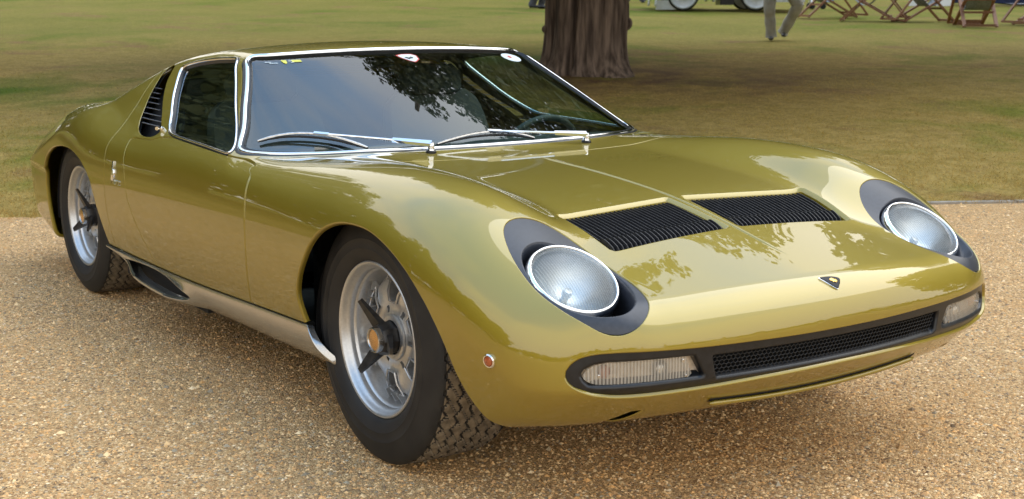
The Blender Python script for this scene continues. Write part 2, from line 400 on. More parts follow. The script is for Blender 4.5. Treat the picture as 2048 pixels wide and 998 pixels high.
def ribbed(name, tint, scale, rot, base_rough=.05, mixw=.25, col=(.8,.82,.82)):
    m = bpy.data.materials.new(name); m.use_nodes = True; n, l = m.node_tree.nodes, m.node_tree.links; n.clear()
    tc = n.new('ShaderNodeTexCoord'); mp = n.new('ShaderNodeMapping'); mp.inputs['Rotation'].default_value = rot
    wv = n.new('ShaderNodeTexWave'); wv.inputs['Scale'].default_value = scale; wv.inputs['Distortion'].default_value = .6; wv.inputs['Detail Scale'].default_value = .3
    nz = n.new('ShaderNodeTexNoise'); nz.inputs['Scale'].default_value = 22
    bp = n.new('ShaderNodeBump'); bp.inputs['Strength'].default_value = .55; bp.inputs['Distance'].default_value = .0012
    tr = n.new('ShaderNodeBsdfTransparent'); tr.inputs['Color'].default_value = (*tint, 1)
    gl = n.new('ShaderNodeBsdfGlossy'); gl.inputs['Roughness'].default_value = base_rough
    df = n.new('ShaderNodeBsdfTranslucent'); df.inputs['Color'].default_value = (*col, 1)
    d2 = n.new('ShaderNodeBsdfDiffuse'); d2.inputs['Color'].default_value = (*col, 1)
    fr = n.new('ShaderNodeFresnel'); fr.inputs['IOR'].default_value = 1.5
    m1 = n.new('ShaderNodeMixShader'); m2 = n.new('ShaderNodeMixShader'); m0 = n.new('ShaderNodeMixShader'); o = n.new('ShaderNodeOutputMaterial')
    ml = n.new('ShaderNodeMath'); ml.operation = 'MULTIPLY'; ml.inputs[1].default_value = mixw*.9; ml.operation = 'MULTIPLY_ADD'; ml.inputs[2].default_value = mixw*.35
    l.new(tc.outputs['Object'], mp.inputs[0]); l.new(mp.outputs[0], wv.inputs['Vector']); l.new(wv.outputs['Fac'], bp.inputs['Height'])
    l.new(bp.outputs[0], gl.inputs['Normal']); l.new(bp.outputs[0], fr.inputs['Normal']); l.new(bp.outputs[0], d2.inputs['Normal'])
    l.new(wv.outputs['Fac'], ml.inputs[0]); l.new(ml.outputs[0], m1.inputs['Fac'])
    m0.inputs['Fac'].default_value = .5; l.new(df.outputs[0], m0.inputs[1]); l.new(d2.outputs[0], m0.inputs[2])
    l.new(tr.outputs[0], m1.inputs[1]); l.new(m0.outputs[0], m1.inputs[2])
    l.new(fr.outputs[0], m2.inputs['Fac']); l.new(m1.outputs[0], m2.inputs[1]); l.new(gl.outputs[0], m2.inputs[2]); l.new(m2.outputs[0], o.inputs['Surface'])
    return m
M['lens'] = ribbed('fluted_headlight_glass', (.90,.93,.93), 46, (0, 0, R(90)), .02, .26, (.66,.70,.70))
M['lamp_lens'] = ribbed('ribbed_lamp_plastic', (.95,.93,.88), 42, (0, 0, R(90)), .05, .62, (.84,.80,.72))
# ---------------------------------------------------------------- the car body: one smooth surface, cut into its panels
car = thing('sports_car', 'low gold metallic 1960s coupe with black slatted bonnet vents, parked on the gravel', 'sports car')
FARCH = catmull([(-.318,.322),(-.325,.376),(-.320,.41),(-.298,.453),(-.262,.502),(-.2,.572),(-.125,.623),(-.029,.650),(.104,.651),(.224,.624),(.321,.581),(.391,.528),(.436,.472),(.464,.42),(.486,.358),(.515,.301),(.55,.262),(.60,.235)], 5)
FARCH = np.vstack([FARCH, [(.62,.1),(-.300,.1),(-.308,.25)]])
RARCH = catmull([(-2.865,.14),(-2.875,.22),(-2.883,.30),(-2.885,.36),(-2.883,.416),(-2.865,.468),(-2.80,.54),(-2.69,.588),(-2.56,.612),(-2.42,.622),(-2.27,.618),(-2.137,.589),(-2.035,.53),(-1.995,.44),(-1.98,.37),(-1.98,.29)], 5)
RARCH = np.vstack([RARCH, [(-1.98,.08),(-2.865,.08)]])
SIDEWIN = catmull([(-1.35,1.001),(-1.388,1.0005),(-1.503,.995),(-1.647,.980),(-1.740,.962),(-1.752,.947),(-1.723,.915),(-1.634,.843),(-1.536,.783),(-1.492,.762),(-1.455,.750),(-1.40,.7455),(-1.312,.743),(-1.095,.7385),(-.93,.733),(-.898,.7335),(-.901,.742),(-.948,.776),(-1.142,.884),(-1.31,.979)], 4, True)
LOUVRE = catmull([(-1.902,.954),(-1.850,.957),(-1.826,.945),(-1.806,.905),(-1.722,.838),(-1.632,.787),(-1.565,.757),(-1.552,.738),(-1.587,.7265),(-1.661,.724),(-1.740,.737),(-1.790,.760),(-1.829,.79),(-1.866,.835),(-1.893,.903)], 4, True)
HLPOLY = catmull([(.422,.607),(.432,.56),(.457,.527),(.50,.499),(.56,.480),(.63,.474),(.70,.477),(.762,.497),(.797,.525),(.813,.562),(.808,.603),(.786,.645),(.748,.678),(.70,.702),(.635,.717),(.57,.719),(.51,.708),(.458,.684),(.431,.65)], 4, True)
HLPOCKET = catmull([(.513,.60),(.518,.65),(.54,.69),(.585,.7105),(.64,.7095),(.70,.695),(.745,.667),(.775,.628),(.786,.582),(.768,.538),(.725,.503),(.66,.4825),(.58,.487),(.53,.53)], 4, True)
def round_poly(P, r, n=5):
    P = [np.array(p, float) for p in P]; out = []
    for i, p in enumerate(P):
        a, b = P[i-1]-p, P[(i+1) % len(P)]-p; a /= np.linalg.norm(a); b /= np.linalg.norm(b)
        th = math.acos(np.clip(a@b, -1, 1)); d = r/math.tan(th/2); cc = p+(a+b)/np.linalg.norm(a+b)*r/math.sin(th/2)
        u, v_ = p+a*d-cc, p+b*d-cc
        for k in range(n+1):
            w = u*(1-k/n)+v_*(k/n); out.append(cc+w/np.linalg.norm(w)*r)
    return np.array(out)
VENT = round_poly([(.264,.018),(.318,.440),(.536,.420),(.515,.012)], .0155)
fz_top = [(0,.450),(.15,.4503),(.30,.452),(.43,.4535),(.553,.457),(.62,.4585),(.665,.456),(.695,.447),(.714,.43),(.722,.411)]
fz_bot = [(.718,.392),(.705,.378),(.684,.366),(.652,.356),(.583,.347),(.40,.348),(.28,.352),(.13,.355),(0,.357)]
FRAME = catmull(fz_top+fz_bot, 4)
FRAME_H = np.vstack([FRAME, [(-.05,.357),(-.05,.450)]])
SLOT = [(-.1,.304),(.345,.305),(.356,.301),(.352,.292),(.34,.290),(-.1,.290)]
NOTCH = [(.512,.303),(.550,.303),(.635,.238),(.570,.230)]
GF = spl([.25,.30,.42,.514,.584,.616,.666,.70,.73],[-.725,-.70,-.653,-.636,-.640,-.645,-.658,-.675,-.70])
GC = spl([.25,.30,.414,.511,.574,.633,.684,.727,.758,.805,.869,.934,1.0,1.1],[-1.91,-1.90,-1.879,-1.868,-1.866,-1.875,-1.888,-1.893,-1.911,-1.927,-1.937,-1.93,-1.91,-1.90])
GD = [(-1.50,.26),(-1.523,.32),(-1.554,.365),(-1.604,.44),(-1.640,.50),(-1.655,.55),(-1.676,.61),(-1.713,.673),(-1.735,.708)]
CS = spl([0,.3,.5,.65,.72,.78,.9],[-.385,-.412,-.435,-.48,-.57,-.70,-.95])
ZS = spl([-2.1,-2.0,-1.5,-1.1,-.7,-.28,-.2],[.291,.290,.282,.288,.305,.324,.328])
sdF, sdR, sdW, sdL, sdH, sdV, sdG, sdSl, sdN, sdP = map(poly_sd, (FARCH, RARCH, SIDEWIN, LOUVRE, HLPOLY, VENT, FRAME_H, SLOT, NOTCH, HLPOCKET))
ay = lambda p: np.abs(p[:, 1])
def masked(sd, cols, mask, pad=.05):
    def f(p):
        u = p[:, cols[0]] if cols[0] != 1 else ay(p); v = p[:, cols[1]] if cols[1] != 1 else ay(p)
        m = mask(p); r = np.full(len(p), .2); idx = np.where(m)[0]
        if len(idx): r[idx] = sd(u[idx], v[idx])
        return r
    return f
f_fa = masked(sdF, (0,2), lambda p: (ay(p) > .45)&(p[:,0] > -.6)&(p[:,0] < .8))
f_ra = masked(sdR, (0,2), lambda p: (ay(p) > .45)&(p[:,0] < -1.8))
f_sw = masked(sdW, (0,2), lambda p: (ay(p) > .4)&(p[:,2] > .68)&(p[:,0] < -.8)&(p[:,0] > -1.95))
f_lo = masked(sdL, (0,2), lambda p: (ay(p) > .4)&(p[:,2] > .68)&(p[:,0] < -1.4)&(p[:,0] > -2.0))
f_hl = masked(sdH, (0,1), lambda p: (p[:,2] > .42)&(p[:,0] > .3))
f_ve = masked(sdV, (0,1), lambda p: (p[:,2] > .55)&(p[:,0] > .1)&(p[:,0] < .7))
f_fr = masked(sdG, (1,2), lambda p: (p[:,0] > .6)&(p[:,2] < .52))
f_sl = masked(sdSl, (1,2), lambda p: (p[:,0] > .6)&(p[:,2] < .34))
f_no = masked(sdN, (1,2), lambda p: (p[:,0] > .55)&(p[:,2] < .34))
def f_front(p):   # negative in front of the shut line
    w = sst((p[:,2]-.685)/.045); w = np.where(p[:,0] > -.3, 1, w)
    return (GF(p[:,2])*(1-w)+CS(ay(p))*w) - p[:,0]
def f_rear(p): return p[:,0]-GC(p[:,2])
DOOR = [(-.70,.26)]+[(float(GF(z)), z) for z in (.30,.36,.42,.48,.53,.584,.616,.64,.666,.69,.71)]+[(-.72,.7225),(-.80,.729),(-.898,.7315),(-1.1,.737),(-1.31,.7415),(-1.40,.744),(-1.50,.735),(-1.56,.722),(-1.66,.718),(-1.72,.716)]+GD[::-1]
sdD = poly_sd(DOOR)
f_do = masked(sdD, (0,2), lambda p: (ay(p) > .5)&(p[:,0] < -.4)&(p[:,0] > -1.9))
def f_sill(p):    # negative below the sill line
    on = (p[:,0] > -2.06)&(p[:,0] < -.24)
    return np.where(on, p[:,2]-ZS(np.clip(p[:,0], -2.1, -.2)), .2)
def YP(z): return Sgz(z)-.007
def f_ws(p):
    x, Y, z = p[:,0], ay(p), p[:,2]
    a = (x-xb(Y)+.014)*.9
    zt = 1.036-.064*Y*Y
    b = (z-zt+.007)*1.6
    c_ = (Y-YP(z))*.8
    return np.where((z > .70)&(x < -.45)&(x > x_ws(Y, z)-.04), smax(smax(a, c_, .03), b, .02), .2)
V0, Q0 = surface_net(fbody, (-3.56,-.97,.1), (.96,.97,1.12), .0135)
V0 = project(V0)
T0 = np.concatenate([Q0[:, [0,1,2]], Q0[:, [0,2,3]]])
GAP = .0055
PROF_GAP = [(.0018,.0007),(.0036,.003),(.0045,.0075),(.0045,.02)]
PROF_ARCH = [(.0022,.0008),(.0045,.0035),(.005,.008),(.0045,.015)]
PROF_HOLE = [(.0012,.0006),(.0022,.0022),(.0024,.012)]
PROF_VENT = [(.0020,.0006),(.0065,.0035),(.0125,.0075),(.0135,.009),(.0138,.03)]
near0 = lambda f, lev=0, tol=8e-4: (lambda p: np.abs(f(p)-lev) < tol)
def panel(name, V, T, groups, parent=car, mat='paint'):
    n = nrm(V); V, T, n = roll_edges(V, T, n, groups)
    return mesh_obj(name, V, T, M[mat], parent, normals=n)
CL = lambda V, T, f, lev=0.0, out=False: clip(V, T, f, lev, out, fbody)
anyp = lambda p: np.ones(len(p), bool)
# front clamshell
v, t = CL(V0, T0, f_front, -GAP)
v, t = CL(v, t, f_fa, 0, True)
v, t = CL(v, t, f_sill, 0, True)
vh, th = CL(v, t, f_hl, -.0015)
v, t = CL(v, t, f_hl, 0, True); v, t = CL(v, t, f_ve, 0, True)
vg, tg = CL(v, t, f_fr, 0)
v, t = CL(v, t, f_fr, 0, True); v, t = CL(v, t, f_no, 0, True)
panel('front_clamshell', v, t, [(near0(f_front, -GAP), PROF_GAP), (near0(f_fa), PROF_ARCH), (near0(f_ve), PROF_VENT), (near0(f_hl), PROF_HOLE), (near0(f_fr), [(.0015,.0008),(.003,.003),(.003,.02)]), (near0(f_no), [(.0005,.004)]), (anyp, [(.001,.0008),(.002,.003),(.002,.02)])])
# rear clamshell
v, t = CL(V0, T0, f_rear, -GAP); v, t = CL(v, t, f_ra, 0, True); v, t = CL(v, t, f_sill, 0, True)
panel('rear_clamshell', v, t, [(near0(f_rear, -GAP), PROF_GAP), (near0(f_ra), PROF_ARCH), (anyp, [(.001,.02)])])
# middle: doors, pillar panels, roof with its pillars and the cowl
vm, tm = CL(V0, T0, f_front, 0 if False else GAP*0, True); vm, tm = CL(vm, tm, f_rear, 0, True)
vm, tm = CL(vm, tm, f_sill, 0, True)
vd, td = CL(vm, tm, f_do, -GAP)
for s in (-1, 1):
    k = t2 = td[(vd[td][:, :, 1].mean(1)*s) > 0]; a, b = compact(vd, k)
    panel('door', a, b, [(anyp, PROF_GAP)])
v, t = CL(vm, tm, f_do, 0, True); v, t = CL(v, t, f_sw, 0, True); v, t = CL(v, t, f_ws, 0, True); v, t = CL(v, t, f_lo, 0, True)
f_bp = lambda p: np.where((p[:,2] < .735)&(p[:,0] < -1.3), -.1, .1)
cab_n = t
lower = (v[t][:, :, 2].max(1) < .722) & (v[t][:, :, 0].mean(1) < -1.3) & (np.abs(v[t][:, :, 1]).mean(1) > .5)
# drop the flat underside (a floor pan is built instead)
und = (v[t][:, :, 2].max(1) < .30) & (np.abs(v[t][:, :, 1]).mean(1) < .80)
t = t[~und]
panel('cabin_shell', *compact(v, t), [(near0(f_sw), [(.0,.012)]), (near0(f_ws), [(.0,.012)]), (near0(f_lo), [(.0006,.0004),(.0010,.0016)]), (near0(f_do), PROF_GAP), (anyp, PROF_GAP)])
# paint-coloured backing added behind the shut lines to lighten the gaps
f_band = lambda p: np.minimum(np.minimum(np.abs(f_front(p)), np.abs(f_rear(p))), np.abs(f_do(p)))-.016
vb, tb_ = CL(V0, T0, f_band, 0)
for f_ in (f_fa, f_ra, f_sill, f_sw, f_ws, f_lo): vb, tb_ = clip(vb, tb_, f_, .004, True, fbody)
nb_ = nrm(vb); mesh_obj('shut_line_backing', vb-nb_*.0075, tb_, M['paint'], car, normals=nb_)
# glass
vw, tw = CL(vm, tm, f_ws, 0); nw = nrm(vw)
mesh_obj('windscreen', vw-nw*.006, tw, M['glass'], car, normals=nw)
ws_loop = [c_ for c_ in chains(boundary(tw)) if len(c_) > 60]
vs, ts = CL(vm, tm, f_sw, 0)
sw_loops = {}
for s in (-1, 1):
    a, b = compact(vs, ts[(vs[ts][:, :, 1].mean(1)*s) > 0]); n_ = nrm(a)
    mesh_obj('side_window', a-n_*.010, b, M['glass'], car, normals=n_)
    sw_loops[s] = a[max(chains(boundary(b)), key=len)]
def resample(P, step, closed=True):
    P = np.array(P)
    if closed and np.linalg.norm(P[0]-P[-1]) > 1e-6: P = np.vstack([P, P[:1]])
    d = np.concatenate([[0], np.cumsum(np.linalg.norm(np.diff(P, axis=0), axis=1))])
    m = max(int(d[-1]/step), 4); s = np.linspace(0, d[-1], m+1)
    return np.stack([np.interp(s, d, P[:, i]) for i in range(3)], 1)[:-1 if closed else None]
def smooth_loop(P, it=3):
    for _ in range(it): P = (np.roll(P, 1, 0)+P*2+np.roll(P, -1, 0))/4
    return P
def strip(name, P, prof, mat, parent, closed=True, fn=fbody, soft=2):
    """sweep a section (across, lift) along a curve lying on the body"""
    P = smooth_loop(P, soft) if closed else np.array(P)
    if fn: P = project(P, fn, 3); n = nrm(P, fn)
    tn = (np.roll(P, -1, 0)-np.roll(P, 1, 0)) if closed else np.gradient(P, axis=0)
    tn /= np.linalg.norm(tn, axis=1)[:, None]; b = np.cross(tn, n); b /= np.linalg.norm(b, axis=1)[:, None]
    k = len(prof); V = np.stack([P+b*a+n*h for a, h in prof], 1).reshape(-1, 3); m = len(P)
    i = np.arange(m if closed else m-1); j = (i+1) % m
    F = np.concatenate([np.stack([i*k+q, i*k+q+1, j*k+q+1, j*k+q], 1) for q in range(k-1)])
    o = mesh_obj(name, V, F, M[mat], parent); o.data.set_sharp_from_angle(angle=R(50)); return o
TRIM = [(-.013,-.012),(-.012,.001),(-.008,.0055),(-.002,.0078),(.003,.0075),(.0075,.004),(.009,-.002),(.009,-.012)]
wsP = resample(vw[max(ws_loop, key=len)], .02)
strip('windscreen_trim', wsP, [(a*.72, h*.8) for a, h in TRIM], 'chrome', car)
strip('windscreen_seal', wsP, [(a*1.0+b_, h) for a, b_, h in ((0,.0165,-.014),(0,.0165,.0005),(0,.012,.0020),(0,.007,.002),(0,-.012,-.001),(0,-.0175,.0012),(0,-.0175,-.01))], 'black_satin', car)
for s in (-1, 1):
    P = resample(sw_loops[s], .015)
    strip('window_trim', P, [(a*.40, h*.7) for a, h in TRIM], 'chrome', car)
    strip('window_seal', P, [(.0075,-.014),(.0075,.0005),(.005,.0014),(.002,.001),(-.008,-.002),(-.012,-.012)], 'black_satin', car)
# headlight surrounds
nh = nrm(vh); f_po = masked(sdP, (0,1), lambda p: p[:,0] > .3)
vh2, th2 = clip(vh, th, f_po, 0, True, fbody)
for s in (-1, 1):
    a, b = compact(vh2, th2[(vh2[th2][:, :, 1].mean(1)*s) > 0]); n_ = nrm(a); a2 = a-n_*.003
    A, B, Cn = roll_edges(a2, b, n_, [(lambda p: f_po(p) < .004, [(.002,.001),(.004,.005),(.004,.05),(.003,.10)]), (anyp, [(.0005,.01)])])
    mesh_obj('headlight_surround', A, B, M['surround'], car, normals=Cn)
# bonnet ridge along the centre line
xs = np.linspace(-.36, .70, 60); P = project(np.stack([xs, xs*0, Zc(xs)], 1)); w = .0075*np.minimum(1, np.minimum((xs+.365)/.08, (.705-xs)/.08))[:, None]
prof = [(-1,-.10),(-.8,.18),(-.4,.36),(0,.40),(.4,.36),(.8,.18),(1,-.10)]
n_ = nrm(P); V = np.stack([P+np.array([0,1,0])*w*a+n_*w*b for a, b in prof], 1).reshape(-1, 3)
i = np.arange(59); mesh_obj('bonnet_ridge', V, np.concatenate([np.stack([i*7+q, i*7+7+q, i*7+8+q, i*7+1+q], 1) for q in range(6)]), M['paint'], car)
# floor pan, wheel wells
MB().box((-1.15,0,.225), (1.40,1.46,.04)).build('floor_pan', M['black_matt'], car, smooth=False); MB().box((-1.45,0,.245), (3.5,.9,.03)).build('underbody_tray', M['black_matt'], car, smooth=False)
for wx, r in ((0.06,.43), (-2.46,.44)):
    for s in (-1, 1):
        pts = [(wx+r*math.cos(a), .29+.365*math.sin(a)) for a in np.linspace(R(-5), R(185), 36)]
        V = [(x, s*.765, z) for x, z in pts]+[(x, s*.42, z) for x, z in pts]+[(wx, s*.42, .28)]
        F = [(k, k+1, 37+k, 36+k) for k in range(35)]+[(36+k, 37+k, 72) for k in range(35)]
        mesh_obj('wheel_well', V, F, M['black_matt'], car)
# ---------------------------------------------------------------- inner lining, seats, dashboard, steering wheel
lin = np.abs(v[t][:, :, 2]).mean(1) > .60
a, b = compact(v, t[lin]); mesh_obj('cabin_lining', a-nrm(a)*.014, b[:, ::-1], M['lining'], car)
for s in (-1, 1):
    a, b = compact(vd, td[(vd[td][:, :, 1].mean(1)*s) > 0]); mesh_obj('door_card', a-nrm(a)*.03, b[:, ::-1], M['trim_teal'], car)
MB().box((-1.80,0,.56), (.03,1.25,.70)).build('bulkhead', M['lining'], car, smooth=False); MB().box((-.60,0,.45), (.03,1.3,.5)).build('bulkhead', M['lining'], car, smooth=False)
prof = [(-.585,.728),(-.70,.742),(-.82,.742),(-.92,.728),(-.955,.70),(-.95,.60),(-.90,.52),(-.7,.45)]
mb = MB(); n_ = len(prof); V = []
for yy in np.linspace(-.70, .70, 15): V += [(x-.28*max(0, abs(yy)-.35)**1.3, yy, z-.018*(yy/.7)**2) for x, z in prof]
mb.add(V, [(i*n_+k, i*n_+k+1, (i+1)*n_+k+1, (i+1)*n_+k) for i in range(14) for k in range(n_-1)]); dash = mb.build('dashboard', M['trim_teal'], car)
mb = MB()
for yy in (.36, .47, .58):
    mb.lathe([(.001,-.02),(.046,-.02),(.05,-.012),(.05,.04)], (-.957, yy, .655), (1,0,-.15), 24)
mb.build('gauge', M['black_satin'], dash)
for s in (-1, 1):
    mb = MB()
    sec = [(-1.10,.30,.22),(-1.12,.38,.24),(-1.30,.36,.25),(-1.47,.33,.25)]
    back = [(-1.44,.34,.235),(-1.50,.50,.245),(-1.565,.66,.24),(-1.615,.78,.215),(-1.635,.83,.16)]
    def pad(path, thick):
        V = []; m = 12; pth = catmull(path, 5)
        for i, (x, z, w) in enumerate(pth):
            d = pth[min(i+1, len(pth)-1)]-pth[max(i-1, 0)]; nx, nz = d[1], -d[0]; q = math.hypot(nx, nz); nx, nz = nx/q, nz/q
            for k in range(m):
                a_ = 2*math.pi*k/m; cx, cy = math.copysign(abs(math.cos(a_))**.5, math.cos(a_)), math.copysign(abs(math.sin(a_))**.5, math.sin(a_))
                bol = .02*abs(cx)**4
                V.append((x+nx*(cy*thick+bol), s*.36+cx*w, z+nz*(cy*thick+bol)))
        F = [(i*m+k, i*m+(k+1) % m, (i+1)*m+(k+1) % m, (i+1)*m+k) for i in range(len(pth)-1) for k in range(m)]
        return V, F+[tuple(range(m))[::-1], tuple((len(pth)-1)*m+k for k in range(m))]
    mb.add(*pad(sec, .06)); mb.add(*pad(back, .05)); st = mb.build('seat', M['lining'], car)
    mb = MB(); mb.add(*pad([(-1.60,.815,.10),(-1.615,.84,.135),(-1.64,.90,.14),(-1.652,.935,.11)], .035)); mb.build('headrest', M['lining'], st)
mb = MB(); sc_ = Vector((-1.03,.465,.617)); ax = Vector((-math.cos(R(24)),0,math.sin(R(24)))); u = Vector((math.sin(R(24)),0,math.cos(R(24)))); w = Vector((0,1,0))
mb.tube([sc_+(u*math.cos(a)+w*math.sin(a))*.178 for a in np.linspace(0, 2*math.pi, 49)[:-1]], .0125, 10, closed=True)
swl = mb.build('steering_wheel', M['trim_teal'], car)
mb = MB()
for a in (R(90), R(210), R(330)): mb.bar(sc_+ax*-.02, sc_+(u*math.cos(a)+w*math.sin(a))*.172, .03, .004, ax, .018, .004)
mb.lathe([(.001,.012),(.03,.010),(.034,-.03)], sc_+ax*-.01, ax, 20); mb.bar(sc_-ax*.03, sc_-ax*.22, .05, .05); mb.build('spoke', M['steel'], swl)
# ---------------------------------------------------------------- bonnet vents with their slats
for s in (-1, 1):
    cx = np.array([(.286,.032),(.329,.420),(.518,.402),(.498,.025)])
    tray = [project(np.array([[x, s*y, Zc(x)]]))[0]-np.array([0,0,.045]) for x, y in ((.25,.01),(.31,.45),(.55,.43),(.525,.0))]
    tr = mesh_obj('bonnet_vent', tray+[p+np.array([0,0,-.12]) for p in tray], [(0,1,2,3),(4,5,6,7)], M['black_matt'], car, smooth=False)
    ns = 26; me0 = None
    for k in range(ns):
        q = (k+.35)/(ns-.3)
        p0 = cx[0]*(1-q)+cx[1]*q; p1 = cx[3]*(1-q)+cx[2]*q
        st_ = [(-.035,-.017),(.0,-.0085),(.10,-.0075),(.40,-.0085),(.71,-.0095),(.735,-.009),(.765,-.001),(.80,.0005),(.88,-.001),(.97,-.005),(1.03,-.014)]
        pts = np.array([[p0[0]+(p1[0]-p0[0])*u_, s*(p0[1]+(p1[1]-p0[1])*u_), .6] for u_, _ in st_]); pts[:, 2] = Zc(pts[:, 0])
        pts = project(pts); n_ = nrm(pts); top = pts+n_*np.array([h for _, h in st_])[:, None]
        V = []; yv = np.array([0, 1, 0]); lean = np.array([0, .0045, 0])
        for p in top:
            V += [p-yv*.0011, p+yv*.0011, p+yv*.0020-np.array([0,0,.022])-lean, p-yv*.0012-np.array([0,0,.022])-lean]
        m = len(top); F = [(i*4+e, i*4+(e+1) % 4, i*4+4+(e+1) % 4, i*4+4+e) for i in range(m-1) for e in range(4)]+[(3,2,1,0), (m*4-4, m*4-3, m*4-2, m*4-1)]
        mesh_obj('slat', V, F, M['black_slat'], tr, smooth=False)
# ---------------------------------------------------------------- louvres behind the doors
lz = [.940,.915,.888,.860,.832,.804,.777,.751]
vl, tl = CL(vm, tm, masked(poly_sd(LOUVRE), (0,2), lambda p: (ay(p) > .4)&(p[:,2] > .68)&(p[:,0] < -1.4)&(p[:,0] > -2.1)), .045)
for s in (-1, 1):
    a, b = compact(vl, tl[(vl[tl][:, :, 1].mean(1)*s) > 0]); n_ = nrm(a)
    lv = mesh_obj('side_louvre', a-n_*.055, b, M['black_matt'], car)
    for z in lz:
        P = LOUVRE; xs_ = []
        for i in range(len(P)):
            p, q = P[i], P[(i+1) % len(P)]
            if (p[1] > z) != (q[1] > z): xs_.append(p[0]+(q[0]-p[0])*(z-p[1])/(q[1]-p[1]))
        if len(xs_) < 2: continue
        x0, x1 = min(xs_)-.004, max(xs_)+.004; V = []
        for x in np.linspace(x0, x1, 6):
            p = project(np.array([[x, s*.75, z]]), lambda X, Y, Z: np.maximum(fbody(X, Y, Z), -9))[0]
            p = np.array([x, s*float(Sgz(z)), z]) if not np.isfinite(p).all() else p
            y = p[1]-s*.0035; zz = p[2]
            V += [(p[0], y, zz+.0006), (p[0], y, zz-.0010), (p[0]-.004, y-s*.009, zz-.0012), (p[0]-.004, y-s*.009, zz+.0004)]
        F = [(i*4+e, i*4+(e+1) % 4, i*4+4+(e+1) % 4, i*4+4+e) for i in range(5) for e in range(4)]+[(3,2,1,0),(20,21,22,23)]
        mesh_obj('slat', V, F, M['slat_edge'], lv, smooth=False)
    hp = project(np.array([[-1.592,s*.77,.748],[-1.555,s*.775,.752],[-1.545,s*.775,.766],[-1.57,s*.775,.757]])); hn = nrm(hp)
    mb = MB(); mb.tube([hp[0]+hn[0]*.004, hp[3]+hn[3]*.012, hp[1]+hn[1]*.014], [.004,.0055,.0065], 10)
    mb.tube([hp[2]-hn[2]*.004, hp[2]+hn[2]*.012], [.010,.008], 12); mb.build('door_handle', M['chrome'], lv)
# ---------------------------------------------------------------- headlights
HN = Vector((.562,0,.827)).normalized()
for s in (-1, 1):
    hc = Vector((.621, s*.600, .584))
    mb = MB(); mb.lathe([(.1135,-.022),(.1142,-.012),(.1132,-.004),(.1100,.0030),(.1065,.0058),(.1040,.0055),(.1022,.0025),(.1018,-.001),(.1018,-.012)], hc, HN, 72)
    hl = mb.build('headlight', M['chrome'], car, angle=R(60))
    mb = MB(); mb.lathe([(.1025,-.001)]+[(.1022*math.sin(a)/math.sin(R(80)), .0-.001+.024*(math.cos(a)-math.cos(R(80)))) for a in np.linspace(R(80), 0.02, 14)], hc, HN, 64)
    mb.build('lens', M['lens'] if 'lens' in M else M['clear'], hl, angle=R(80))
    mb = MB(); mb.lathe([(.1017,-.004)]+[(.101*k, -.006-.062*(1-k*k)) for k in np.linspace(1, .12, 12)]+[(.001,-.068)], hc, HN, 48); mb.build('reflector', M['refl'] if 'refl' in M else M['steel'], hl)
    mb = MB(); mb.tube([hc-HN*.068, hc-HN*.040], [.009,.009], 14); mb.lathe([(.001,-.034),(.010,-.036),(.0125,-.042),(.0125,-.05)], hc, HN, 20); mb.build('bulb_shield', M['refl'], hl)
    mb = MB(); mb.lathe([(.1120,-.018),(.1115,-.05),(.108,-.085),(.06,-.11),(.001,-.115)], hc, HN, 48); mb.build('bucket', M['black_satin'], hl)
vp, tp = clip(vh, th, f_po, .006, False, fbody)
for s in (-1, 1):
    a, b = compact(vp, tp[(vp[tp][:, :, 1].mean(1)*s) > 0]); n_ = nrm(a); mesh_obj('headlight_well', a-n_*.095, b, M['black_matt'], car)
# ---------------------------------------------------------------- grille frame, mesh, front lamps
OP_L = round_poly([(.432,.4375),(.640,.4405),(.668,.4365),(.688,.4265),(.699,.411),(.696,.394),(.682,.380),(.660,.3715),(.62,.3685),(.412,.3695),(.402,.385)], .006, 3)
OP_M = round_poly([(-.40,.362),(.379,.362),(.394,.431),(-.40,.431)], .006, 3)
f_ol = masked(poly_sd(OP_L), (1,2), lambda p: p[:,0] > .6); f_om = masked(poly_sd(OP_M), (1,2), lambda p: p[:,0] > .6)
f_in = masked(sdG, (1,2), lambda p: (p[:,0] > .6)&(p[:,2] < .52))
a, b = clip(vg, tg, f_in, -.002, False, fbody); a, b = clip(a, b, f_ol, 0, True, fbody); a, b = clip(a, b, f_om, 0, True, fbody)
n_ = nrm(a); e1, e2 = near0(f_in, -.002), near0(f_om)
A, B, Cn = roll_edges(a-n_*.0085, b, n_, [(lambda p: f_in(p) > -.006, [(-.0005,-.003),(.0012,-.0045),(.0018,.002),(.002,.03)]), (lambda p: f_om(p) < .004, [(.002,.0008),(.0045,.0035),(.005,.008),(.005,.018)]), (anyp, [(.0025,.001),(.006,.005),(.007,.011),(.007,.034)])])
fr_o = mesh_obj('grille_frame', A, B, M['black_satin'], car, normals=Cn)
LENS = round_poly([(.455,.4305),(.638,.4318),(.662,.4285),(.680,.4195),(.6895,.407),(.687,.397),(.675,.3885),(.655,.3828),(.62,.3805),(.436,.379)], .004, 3)
f_le = masked(poly_sd(LENS), (1,2), lambda p: p[:,0] > .6)
a, b = clip(vg, tg, f_le, 0, False, fbody); c1, c2 = clip(vg, tg, f_ol, .004, False, fbody)
